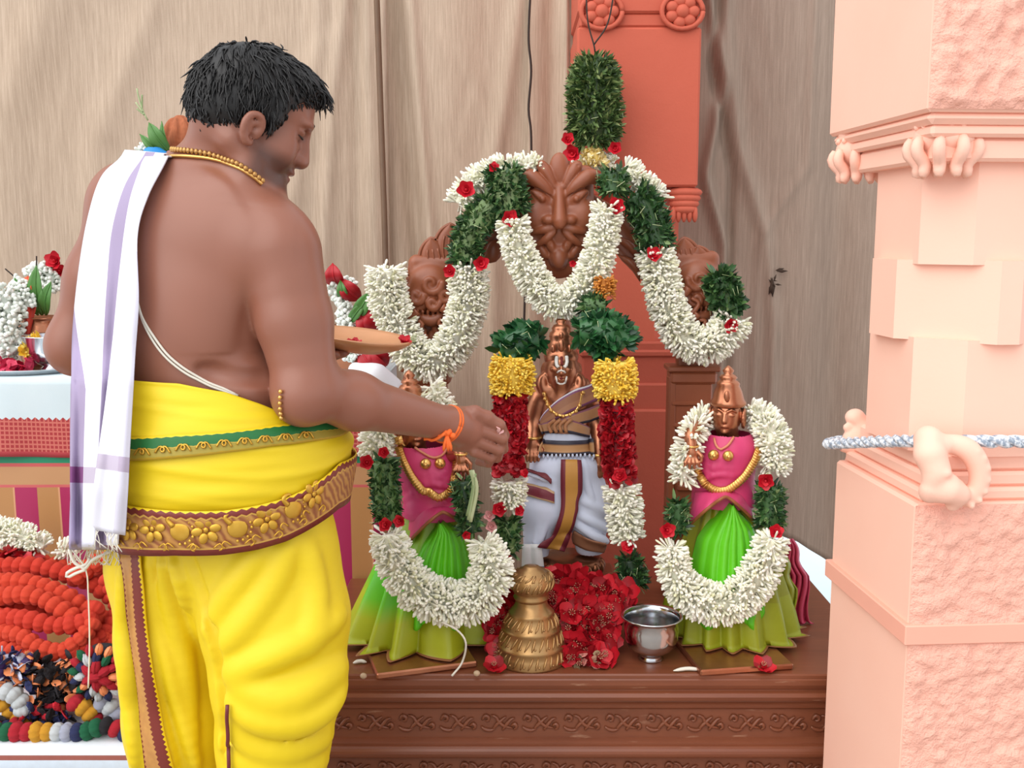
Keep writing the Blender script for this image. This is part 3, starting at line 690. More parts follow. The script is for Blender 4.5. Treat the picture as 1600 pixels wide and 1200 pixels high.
def basis(d, roll, wd, ln, dep=None):
    d = nrm(d); a = np.where(np.abs(d[:, 2:3]) < .9, np.array([[0, 0, 1.]]), np.array([[1., 0, 0]])); x = nrm(np.cross(a, d)); y = np.cross(d, x)
    c, s = np.cos(roll)[:, None], np.sin(roll)[:, None]; x, y = c*x+s*y, -s*x+c*y
    dep = wd if dep is None else dep
    return np.stack([x*np.reshape(wd, (-1, 1)), y*np.reshape(dep, (-1, 1)), d*np.reshape(ln, (-1, 1))], 2)
def radial(m, path, T, ln, wd, sp, tilt=.35, jit=.35, core=.4, seed=0, roll=True, flat=1.):
    """petals, buds or leaves set densely around a strand; path rows are x y z radius"""
    r = np.random.default_rng(seed); q = resample(path, step=.004); rad = q[:, 3]; T0, N0, B0 = frames(q[:, :3])
    area = 2*math.pi*rad*.004; cnt = r.poisson(area/(sp*sp)); i = np.repeat(np.arange(len(q)), cnt); n = len(i)
    a = r.uniform(0, 2*math.pi, n); rd = np.cos(a)[:, None]*N0[i]+flat*np.sin(a)[:, None]*B0[i]
    l = ln*r.uniform(.75, 1.2, n); R = rad[i]*r.uniform(.9, 1.08, n)
    d = nrm(rd+tilt*r.choice((-1, 1), n)[:, None]*T0[i]*r.uniform(.2, 1, n)[:, None]+jit*r.normal(size=(n, 3)))
    L = q[i, :3]+rd*np.maximum(R-l*.85, R*core*.5)[:, None]+T0[i]*r.uniform(-.002, .002, n)[:, None]
    m.inst(*T, basis(d, r.uniform(0, 6.28, n) if roll else np.zeros(n), wd*r.uniform(.8, 1.2, n), l), L)
    return q
def strand(L, Y, rpx):                 # px path -> world path with its radius
    p = np.array([P(a[0], a[1], a[2] if len(a) > 2 and a[2] else Y) for a in L]); r = np.array([(a[3] if len(a) > 3 else rpx)*(p[i][1])/1600 for i, a in enumerate(L)])
    return np.c_[p, r]
def buds(L, Y, rpx, parent, seed, name='jasmine_strand', mat='jasmine', ln=.031, wd=.0031, sp=.0076, **k):
    s = strand(L, Y, rpx); m = MB(); q = radial(m, s, BUD, ln, wd, sp, seed=seed, **k); m.tube(q[:, :3], q[:, 3]*.42, 6)
    return part(name, m, M[mat], parent, kind='stuff')
def leaves(L, Y, rpx, parent, seed, name='leaf_bundle', mat='leaf', ln=.028, wd=.0085, sp=.0068, stems=12, tilt=1.1, jit=.55, **k):
    s = strand(L, Y, rpx); m = MB(); q = radial(m, s, LEAFT, ln, wd, sp, tilt=tilt, jit=jit, seed=seed, **k)
    e = m.n; m.tube(q[:, :3], q[:, 3]*.72, 8)
    o = part(name, m, M[mat], parent, kind='stuff')
    if stems:
        r = np.random.default_rng(seed+99); m = MB(); i = r.integers(0, len(q), stems); T0, N0, B0 = frames(q[:, :3]); a = r.uniform(0, 6.28, stems); rd = np.cos(a)[:, None]*N0[i]+np.sin(a)[:, None]*B0[i]
        d = nrm(np.cross(rd, r.normal(size=(stems, 3))))+rd*.25; m.inst(*STEMT, basis(d, a, .0009, r.uniform(.012, .024, stems)), q[i, :3]+rd*(q[i, 3]*.97)[:, None]-d*.01); part('stem', m, M['stem'], o, kind='stuff')
    return o
def rose_mesh(name, mat, seed, layers=((3, .35, .25), (4, .62, .6), (5, .9, 1.0)), ln=1., wd=.85, stamen=None):
    m = MB(); r = np.random.default_rng(seed)
    for n, l, op in layers:
        a = np.arange(n)*2*math.pi/n+r.uniform(0, 6); th = op*r.uniform(.85, 1.15, n); rd = np.stack([np.cos(a), np.sin(a), 0*a], 1)
        d = nrm(rd*np.sin(th)[:, None]+np.array((0, 0, 1.))*np.cos(th)[:, None]); x = np.cross(rd, d); x = nrm(np.stack([-np.sin(a), np.cos(a), 0*a], 1)); y = np.cross(d, x)
        m.inst(*PETAL, np.stack([x*wd*l*1.15, y*wd*l, d*l*ln], 2), rd*.1*l)
    m.blob((0, 0, .16), (.16, .16, .24), nu=8, nv=5)
    if stamen is not None:
        for k in range(7): a = k*.9; m.tube(np.array([(0, 0, .1), (.12*math.cos(a), .12*math.sin(a), .45), (.2*math.cos(a), .2*math.sin(a), .62)]), [.03, .025, .045], 4, m=1)
        return m.mesh(name, [mat, stamen])
    return m.mesh(name, mat)
ROSE = [rose_mesh('rose', M['rose'], s) for s in range(3)]
REDF = [rose_mesh('flower', M['red'], 20+s, ((3, .5, .5), (5, 1., 1.05+.12*s)), wd=.9, stamen=M['pollen']) for s in range(3)]
def put(me, name, p, size, d=(0, -1, .3), roll=0., parent=None):
    o = bpy.data.objects.new(name, me); C.objects.link(o); d = Vector(d).normalized()
    if parent is not None: o.parent = parent
    o.location = Vector(tuple(map(float, p)))-wloc(parent); o.rotation_euler = (d.to_track_quat('Z', 'Y').to_matrix()@Matrix.Rotation(roll, 3, 'Z')).to_euler(); o.scale = (size,)*3
    return o
def rose(px, py, Y, rpx, parent, d=(0, -1, .25)):
    p = P(px, py, Y); return put(random.choice(ROSE), 'rose', p+np.array((0, .01, 0)), rpx*Y/1600*1.15, np.array(d)+RNG.normal(0, .18, 3), random.uniform(0, 6), parent)
def garland(label, loc, group='garlands hung on the arch and the statues', name='garland'): return thing(name, label, 'garland', loc, group)

def arch_garlands():
    Y = AY-.085
    # left: white and green over the shoulder of the arch, white loop around the left beast
    g = garland('white tuberose garland looping around the left beast carving of the arch', P(680, 480, Y))
    buds([(842, 262), (800, 262), (768, 268), (735, 290), (716, 318)], Y+.055, 16, g, 1)
    leaves([(770, 320), (748, 345), (730, 375), (728, 408)], Y, 30, g, 2)
    buds([(728, 415), (733, 455), (722, 510), (700, 550), (672, 566), (642, 548), (622, 505), (606, 465), (604, 420)], Y, 31, g, 3)
    for a in ((728, 297, 15), (703, 424, 11), (752, 413, 13), (772, 262, 9)): rose(a[0], a[1], Y-.045, a[2], g)
    # centre: the U under the lion face with green ends
    g = garland('white tuberose garland hanging in a U below the carved lion face', P(875, 480, Y))
    leaves([(786, 268), (800, 330)], Y-.01, 33, g, 4)
    buds([(800, 345, 0, 25), (812, 395, 0, 25), (838, 445, 0, 27), (868, 474, 0, 27), (902, 462, 0, 27), (930, 415, 0, 27), (942, 370, 0, 25), (948, 325, 0, 24)], Y-.035, 26, g, 5)
    leaves([(960, 268), (958, 300)], Y-.01, 27, g, 6)
    for a in ((797, 342, 14), (963, 322, 14), (896, 412, 6)): rose(a[0], a[1], Y-.055, a[2], g)
    # right
    g = garland('white tuberose garland looping around the right beast carving with a green leafy end', P(1090, 520, Y))
    buds([(975, 262), (1000, 282), (1030, 310)], Y+.045, 13, g, 7)
    leaves([(990, 305), (1014, 335), (1026, 382)], Y, 33, g, 8)
    buds([(1024, 395), (1034, 440), (1046, 485), (1066, 525), (1100, 540), (1132, 522), (1146, 498)], Y, 30, g, 9)
    leaves([(1122, 432), (1140, 482)], Y, 30, g, 10, ln=.034, wd=.016, stems=10)
    for a in ((1022, 398, 13), (1143, 508, 13)): rose(a[0], a[1], Y-.045, a[2], g)
    # the hanging bundle of basil over the crown
    Yk = BP-.1
    g = garland('tall dark green basil leaf bundle hung by a string on the orange pillar', P(928, 160, Yk))
    leaves([(930, 92, 0, 30), (929, 120, 0, 42), (928, 160, 0, 45), (930, 200, 0, 45), (930, 226, 0, 36)], Yk, 42, g, 11, mat='leaf_tulsi', ln=.034, wd=.008, sp=.0066, tilt=.9)
    m = MB(); r = strand([(900, 262), (925, 252), (960, 256)], Yk, 14); radial(m, r, BUD, .02, .0036, .008, seed=3); part('white_flowers', m, M['jasmine'], g, kind='stuff')
    m = MB(); r = strand([(925, 234, 0, 14), (928, 258, 0, 24)], Yk-.03, 20); radial(m, r, PETAL, .018, .011, .007, seed=4, tilt=.8); m.tube(resample(r, step=.01)[:, :3], .02, 6); part('cream_flowers', m, M['cream'], g, kind='stuff')
    for a in ((888, 218, 11), (895, 240, 14), (962, 232, 11)): rose(a[0], a[1], Yk-.06, a[2], g)
    m = MB()
    for L in ([(930, 82), (928, 70), (918, 30), (916, -30)], [(928, 70), (950, 35), (962, -30)]): m.tube(resample(PP(L, Yk-.002), n=14), .0022, 5)
    part('string', m, M['dark'], g)
arch_garlands()

def statue_garlands():
    Y = 2.20
    g = garland('red rose garland with yellow and green tops hanging down both sides of the main statue', P(880, 700, Y))
    leaves([(842, 530, 0, 28), (812, 535, 0, 38), (790, 552, 0, 36)], Y+.03, 36, g, 21, mat='leaf_fresh', ln=.036, wd=.022, sp=.011, stems=8)
    leaves([(905, 520, 0, 28), (945, 520, 0, 42), (968, 545, 0, 40)], Y+.05, 38, g, 22, mat='leaf_fresh', ln=.034, wd=.017, sp=.0095, stems=20)
    for (a, b, c, d, e, h), sd in (((800, 800, 797, 794, 797, 790), 0), ((962, 962, 964, 970, 975, 986), 40)):
        o = 8 if sd else 0
        m = MB(); r = strand([(a, 558+o, 0, 30), (b, 585+o, 0, 36), (b, 612+o, 0, 33)], Y, 34); q = radial(m, r, BUD, .017, .0026, .0056, seed=30+sd, jit=.5); m.tube(q[:, :3], q[:, 3]*.7, 8); part('yellow_flowers', m, M['yellow'], g, kind='stuff')
        bot = 748 if sd else 735
        m = MB(); r = strand([(c, 618+o, 0, 27), (c, 680, 0, 28), (d, bot, 0, 26)], Y, 28); q = radial(m, r, PETAL, .02, .022, .0085, seed=31+sd, tilt=1.1, jit=.5); m.tube(q[:, :3], q[:, 3]*.75, 8); part('red_petals', m, M['red'], g, kind='stuff')
        if sd: buds([(970, 762, 0, 30), (976, 800, 0, 29), (980, 842, 0, 27)], Y, 29, g, 33)
        else: buds([(794, 752, 0, 30), (798, 788, 0, 24)], Y, 27, g, 32)
        if sd: leaves([(982, 872, 0, 24), (990, 912, 0, 30)], Y+.02, 28, g, 35)
        else: leaves([(792, 812, 0, 27), (790, 860, 0, 27)], Y, 28, g, 34)
    for a in ((780, 797, 13), (812, 800, 9), (982, 857, 12), (970, 745, 13), (820, 742, 8), (792, 878, 13)): rose(a[0], a[1], Y-.04, a[2], g)
    for a in ((765, 805, 8), (768, 822, 6)): put(rose_mesh('pink_flower', M['pink'], 5), 'pink_flower', P(a[0], a[1], Y-.03), .015, (0, -1, .2), 0, g)
    g = garland('marigold and dark leaf tuft above the right shoulder of the main statue', P(940, 470, Y+.1))
    m = MB(); r = strand([(946, 436), (944, 462)], Y+.1, 17); q = radial(m, r, BUD, .014, .0026, .006, seed=41); m.tube(q[:, :3], q[:, 3]*.6, 6); part('marigold', m, M['marigold'], g, kind='stuff')
    leaves([(912, 478), (945, 478)], Y+.09, 20, g, 42)
    # left goddess
    Y = 2.03
    g = garland('white garland with leafy collar around the left green skirted statue', P(690, 900, Y))
    buds([(614, 640, 0, 16), (598, 660, 0, 20), (588, 690, 0, 28), (590, 706, 0, 28)], Y+.09, 24, g, 51); buds([(672, 604), (684, 622), (694, 650)], Y+.13, 12, g, 55)
    leaves([(600, 722, 0, 27), (602, 770, 0, 27), (606, 812, 0, 27)], Y+.04, 27, g, 52)
    buds([(606, 835, 0, 28), (618, 878, 0, 33), (650, 920, 0, 36), (690, 940, 0, 37), (732, 942, 0, 36), (762, 915, 0, 36), (768, 880, 0, 33), (756, 848, 0, 26)], Y-.01, 34, g, 53)
    leaves([(734, 830, 0, 22), (730, 790, 0, 22), (722, 752, 0, 20)], Y+.03, 22, g, 54)
    for a in ((573, 724, 13), (598, 708, 10), (601, 822, 12), (624, 816, 11), (728, 838, 8)): rose(a[0], a[1], Y-.01, a[2], g)
    m = MB()
    for L in ([(735, 735), (740, 760), (732, 812)], [(738, 735), (745, 765), (735, 815)], [(742, 740), (738, 770), (730, 806)]): m.tube(resample(PP(L, Y-.012), n=10), .004, 5)
    part('pale_stalk', m, M['stem'], g)
    m = MB(); m.tube(resample(np.array([P(690, 972, Y-.05), P(715, 985, Y-.055), P(728, 1005, Y-.06), P(722, 1035, Y-.04), G(706, 1056, ALT_Z+.004)]), n=20), .0022, 5); part('string', m, M['string'], g)
    # right goddess
    Y = 2.06
    g = garland('white garland with leafy collar around the right green skirted statue', P(1120, 930, Y))
    buds([(1172, 640, 2.22, 14), (1192, 655, 2.2, 24), (1208, 690, 0, 29), (1207, 735, 0, 28)], Y+.1, 28, g, 61)
    leaves([(1204, 762, 0, 28), (1203, 818, 0, 27)], Y+.06, 27, g, 62)
    buds([(1206, 842, 0, 26), (1192, 885, 0, 32), (1165, 925, 0, 34), (1125, 945, 0, 34), (1085, 932, 0, 33), (1056, 900, 0, 29), (1050, 855, 0, 24)], Y, 32, g, 63)
    leaves([(1060, 828, 0, 17), (1058, 785, 0, 18)], Y+.06, 18, g, 64)
    buds([(1068, 752, 0, 16), (1070, 715, 0, 16), (1084, 672, 0, 12), (1102, 650, 2.24, 9)], Y+.09, 15, g, 65)
    for a in ((1198, 752, 15), (1214, 833, 13), (1043, 830, 14)): rose(a[0], a[1], Y-.0, a[2], g)
# ================================================================ statues
def metal(name, a, b, rough, sc=18, bumpy=.15):
    n = N(name); k = n.noise(sc, 4); return n.out(n.mix(k, a, b), rough, .85, n.bump(n.noise(140, 3), bumpy, .001))
M['bronze'] = metal('copper bronze', col(150, 88, 62), col(206, 142, 108), .3)
M['bronze_dark'] = metal('dark bronze', col(104, 62, 42), col(150, 96, 66), .36)
M['gold'] = metal('gold', col(214, 160, 84), col(240, 196, 120), .28, 60)
M['white_mark'] = plain('white clay', col(240, 236, 228), .6)
M['red_mark'] = plain('red mark', col(120, 26, 20), .6)
M['pinksilk'] = plain('pink silk', col(206, 62, 112), .45, 0, 26, .14, .15, 700, .0006)
M['greensilk'] = plain('green silk', col(92, 190, 22), .42, 0, 30, .12, .12, 700, .0006)
M['white_cloth'] = plain('white cotton', col(208, 214, 232), .8, 0, 20, .05, .2, 500, .0006)
M['maroon'] = plain('maroon silk', col(112, 40, 46), .5, 0, 40, .12)
M['navy'] = plain('navy silk', col(48, 46, 62), .6)
M['lace'] = plain('blue lace', col(172, 206, 232), .8)
def stripes(name, stops, rough=.5, axis=1, zig=None, sc=60, bumpy=.15, sheen=0.):
    n = N(name); v = n.tc()[axis]
    if zig:                            # a toothed edge between two woven colours
        u = n.tc()[1-axis]; f = n.math('PINGPONG', n.math('MULTIPLY', u, zig[0]), .5); v = n.math('ADD', v, n.math('MULTIPLY', n.math('SUBTRACT', f, .25), zig[1]))
    c = n.ramp(v, stops, 'CONSTANT'); k = n.noise(sc, 4); c = n.mix(n.math('MULTIPLY', k, .35), c, n.mix(1., c, (.55, .5, .45, 1), 'MULTIPLY'))
    return n.out(c, rough, bump=n.bump(n.noise(420, 2), bumpy, .0008))
GOLDC, MAR, WHT, NAV, PUR = col(190, 136, 84), col(118, 38, 52), col(222, 218, 226), col(50, 46, 60), col(128, 70, 110)
M['sash'] = stripes('brown silk sash', [(0, WHT), (.07, PUR), (.16, col(160, 108, 78)), (.55, col(172, 120, 86)), (.84, PUR), (.93, col(124, 82, 70))])
M['sash2'] = stripes('brown gold sash', [(0, col(128, 74, 90)), (.12, col(176, 128, 88)), (.8, NAV)])
M['waistband'] = stripes('gold waistband', [(0, NAV), (.2, col(150, 110, 80)), (.26, col(198, 148, 98)), (.74, col(150, 110, 80)), (.8, NAV)])
M['pleatstrip'] = stripes('gold maroon pleat', [(0, MAR), (.22, col(196, 140, 62)), (.78, MAR)], axis=1)
M['thighband'] = stripes('maroon band', [(0, col(196, 160, 120)), (.16, MAR), (.84, col(196, 160, 120))])

def main_statue():
    Y0 = 2.335
    t = thing('statue', 'bronze standing statue in white dhoti and brown sash at the centre of the altar', 'statue', (P(885, 890, Y0)[0], Y0, ALT_Z))
    q = lambda x, y, d=0.: P(x, y, Y0-d); s = Y0/1555
    b = MB(); b.box((P(890, 900, Y0)[0], Y0+.01, (ALT_Z+.045)), (.22, .18, .09), bev=.006); part('plinth', b, M['wood'], t, smooth=False)
    b = MB(); c = q(892, 898); b.lathe(c, [(0, -.02), (.072, -.02), (.076, -.008), (.062, .002), (.054, .01), (.058, .018), (.07, .026), (.074, .036), (.066, .046), (0, .05)], 36); part('lotus_base', b, M['bronze_dark'], t)
    b = MB()
    for k in range(18):
        a = k*2*math.pi/18; b.blob(c+np.array((.07*math.cos(a), .07*math.sin(a), .026)), (.011, .011, .016))
    part('lotus_petals', b, M['bronze_dark'], t, kind='stuff')
    f = SDF(q(812, 905, .14), q(955, 548, -.09), .0022)
    f.ell(q(877, 578, .0), (27*s, 30*s, 34*s), .01); f.ell(q(877, 596, .012), (16*s, 18*s, 14*s), .012)                      # head
    f.cone(q(877, 570, .043), q(877, 583, .05), .004, .006, .008); f.ell(q(877, 593, .043), (.013, .006, .004), .004)       # nose, lips
    for x in (-1, 1):
        f.ell(q(877+x*11, 577, .038), (.009, .006, .005), .003); f.ell(q(877+x*27, 580, -.005), (.008, .012, .02), .006)
        f.chain([q(877+x*24, 586, .01), q(877+x*30, 596, .016), q(877+x*26, 608, .018), q(877+x*18, 606, .02)], [.009, .011, .011, .008], .005, smooth=12)
        f.ell(q(877+x*36, 602, .0), (.014, .012, .018), .008)
    f.cone(q(878, 600, -.005), q(880, 625, -.01), .03, .036, .02); f.ell(q(881, 640, -.01), (45*s, .048, 36*s), .03); f.ell(q(882, 685, 0), (38*s, .05, 42*s), .03)
    f.ell(q(884, 725, -.01), (46*s, .055, 34*s), .03)
    f.chain([q(843, 622, -.005), q(834, 660, -.005), q(833, 690, .03)], [.021, .018, .013], .015, smooth=12)                 # arm with open palm
    f.ell(q(832, 697, .036), (.017, .009, .02), .008)
    for k, x in enumerate((824, 829.5, 835, 840.5)): f.chain([q(x, 703, .04), q(x-.5+k*.3, 712, .046), q(x-.5+k*.4, 722-abs(k-1.4)*1.6, .045)], [.0052, .005, .0036], .002)
    f.chain([q(842, 696, .04), q(847, 703, .044), q(846, 711, .046)], [.006, .005, .004], .003)
    f.chain([q(920, 624, -.005), q(933, 660, -.005), q(936, 695, .02), q(937, 726, .03)], [.021, .017, .014, .0115], .015, smooth=14)   # arm resting at the hip
    f.ell(q(934, 737, .036), (.018, .01, .016), .008, R=roty(.4))
    for k in range(4): f.chain([q(930-k*1, 734+k*4, .042), q(920, 738+k*3.6, .05), q(911+k*2, 743+k*3.4, .05)], [.0052, .0048, .0036], .002)
    f.chain([q(930, 730, .042), q(923, 727, .05), q(918, 731, .052)], [.0055, .005, .004], .003)
    f.ell(q(862, 893, .03), (.02, .045, .014), .008); f.ell(q(906, 893, .03), (.02, .045, .014), .008)                        # feet
    body = f.mb(2); part('body', body, M['bronze'], t); bv = body.bvh()
    cr = MB(); pr = [(0, 497), (6, 498), (9, 502), (7, 506), (12, 508), (15, 513), (14, 517), (18, 520), (19, 526), (17.5, 529), (20, 533), (22, 543), (21, 547), (25, 550), (27, 556), (26, 562), (25, 566)]
    z0 = q(877, 560)[2]; cr.lathe((q(877, 530)[0], Y0+.002, 0), [(r*s, q(877, y)[2]) for r, y in pr], 28)
    cr.blob(q(877, 540, .03), (.009, .006, .014)); cr.blob(q(877, 524, .026), (.006, .004, .008))
    for x in (-1, 1): cr.blob(q(877+x*13, 545, .024), (.006, .006, .01))
    part('crown', cr, M['bronze'], t)
    b = MB()                           # clay marks on the brow and mouth
    for L in ([(871, 553), (870, 568), (874, 574)], [(884, 553), (885, 568), (880, 574)]): b.tube(laid(bv, L, .003, Y0), .0042, 6, flat=.6)
    for L in ([(872, 582), (877, 579), (882, 582)], [(871, 597), (877, 600), (883, 597)], [(869, 588), (871, 597)], [(885, 588), (883, 597)]): b.tube(laid(bv, L, .002, Y0), .0022, 6)
    part('white_mark', b, M['white_mark'], t)
    b = MB(); b.tube(laid(bv, [(877.5, 553), (877.5, 571)], .004, Y0), .0032, 6, flat=.6); b.blob(cast(bv, 877, 592, .003, Y0), (.004, .003, .003)); part('red_mark', b, M['red_mark'], t)
    b = MB(); b.tube(laid(bv, [(850, 612), (862, 640), (880, 650), (900, 640), (908, 612)], .004, Y0), .0045, 6)
    for k in range(9): b.blob(laid(bv, [(850, 612), (862, 640), (880, 650), (900, 640), (908, 612)], .008, Y0)[2+k*2 if 2+k*2 < 18 else -1], .005, nu=8, nv=5)
    part('necklace', b, M['gold'], t)
    for x, y in ((833, 680), (936, 710), (930, 648)):
        b = MB(); c = cast(bv, x, y, -.012, Y0); a = np.linspace(0, 2*math.pi, 25); b.tube(np.stack([c[0]+.018*np.cos(a), c[1]+.018*np.sin(a), c[2]+0*a], 1), .0035, 6); part('bangle', b, M['gold'], t)
    # the white dhoti
    f = SDF(q(800, 900, .17), q(968, 690, -.11), .0026)
    f.ell(q(884, 722, .0), (50*s, .07, 26*s), .02); f.chain([q(862, 735, .01), q(846, 790, .02), q(838, 860, .02)], [.048, .046, .03], .03); f.chain([q(906, 735, .005), q(918, 790, .005), q(922, 850, 0)], [.052, .05, .036], .03)
    f.cone(q(884, 740, .02), q(880, 800, .03), .045, .03, .03)
    f.chain([q(826, 740, .05), q(850, 748, .066), q(872, 752, .06)], .006, .006); f.chain([q(824, 762, .05), q(846, 768, .068), q(870, 770, .06)], .005, .006)
    for p0 in ([(890, 770), (918, 785), (945, 800)], [(894, 795), (920, 812), (948, 828)], [(898, 815), (925, 835), (948, 846)]): f.chain([q(x, y, .058-.0006*abs(x-918)) for x, y in p0], .007, .01, smooth=10)
    for p0 in ([(838, 785), (842, 820), (836, 855)], [(856, 790), (850, 825), (842, 852)], [(868, 725), (866, 760), (866, 790)], [(912, 722), (916, 752), (925, 780)]): f.chain([q(x, y, .058) for x, y in p0], .005, .009, smooth=10)
    dh = f.mb(2); part('dhoti', dh, M['white_cloth'], t); dv = dh.bvh()
    def cloth(name, top, bot, mat, off, bvh=bv, nu=24, nv=6, d=-.004, par=t):
        m = MB(); g = drape(bvh, top, bot, off, Y0-.05, nu, nv); m.grid(g); return part(name, m, mat, par, solid=.003, off=0)
    allb = MB()
    for V, F in ((np.vstack(body.V), body.F), (np.vstack(dh.V), dh.F)):
        k = 0; allb.add(V, F[0])
    av = allb.bvh()
    cloth('sash', [(843, 656), (862, 634), (890, 612), (934, 596)], [(843, 668), (866, 658), (895, 642), (940, 624)], M['sash'], .006, av)
    cloth('sash', [(858, 668), (890, 648), (938, 630)], [(872, 676), (900, 664), (940, 652)], M['sash2'], .009, av)
    cloth('sash_knot', [(838, 664), (862, 658), (880, 654), (902, 660), (924, 672)], [(842, 680), (862, 676), (884, 676), (908, 682), (926, 684)], M['sash2'], .012, av)
    b = MB()
    for k in range(4): b.tube(laid(av, [(870+k*7, 655), (862+k*7, 664), (866+k*6, 676)], .016, Y0-.05), .0045, 6)
    part('sash_fold', b, plain('brown silk fold', col(168, 112, 72), .5), t)
    cloth('waist_cloth', [(856, 676), (884, 678), (924, 676)], [(848, 690), (884, 690), (928, 690)], M['white_cloth'], .007, av)
    cloth('waistband', [(844, 686), (884, 688), (930, 686)], [(842, 712), (884, 714), (932, 712)], M['waistband'], .011, av)
    b = MB()
    for k in range(15):
        p = cast(av, 846+k*6, 716, .01, Y0-.05); b.blob(p, (.003, .003, .005), nu=6, nv=4)
    part('waist_fringe', b, M['white_cloth'], t, kind='stuff')
    cloth('pleat_strip', [(877, 722), (876, 770), (872, 800), (860, 826), (840, 850)], [(906, 722), (906, 770), (902, 802), (894, 832), (882, 862)], M['pleatstrip'], .016, dv, 30)
    cloth('thigh_band', [(824, 756), (842, 760), (866, 768)], [(822, 774), (842, 780), (866, 786)], M['thighband'], .006, dv)
    cloth('thigh_band', [(820, 730), (840, 736), (862, 748)], [(820, 736), (840, 743), (862, 754)], M['maroon'], .006, dv)
    cloth('hem_band', [(898, 826), (922, 840), (946, 848)], [(896, 846), (918, 858), (940, 862)], plain('brown hem', col(150, 100, 72), .6), .006, dv)
    b = MB(); g = np.array([[P(lerp(817-.2*j, 845+j*.9, i/8), 850+j*7, Y0-.072-.004*math.sin(i*1.4)) for j in range(8)] for i in range(9)]); b.grid(g)
    part('lace_end', b, stripes('lace cloth end', [(0, col(236, 236, 236)), (.7, col(60, 110, 150)), (.74, col(176, 210, 236))]), t, solid=.003)
    statue_garlands()
main_statue()

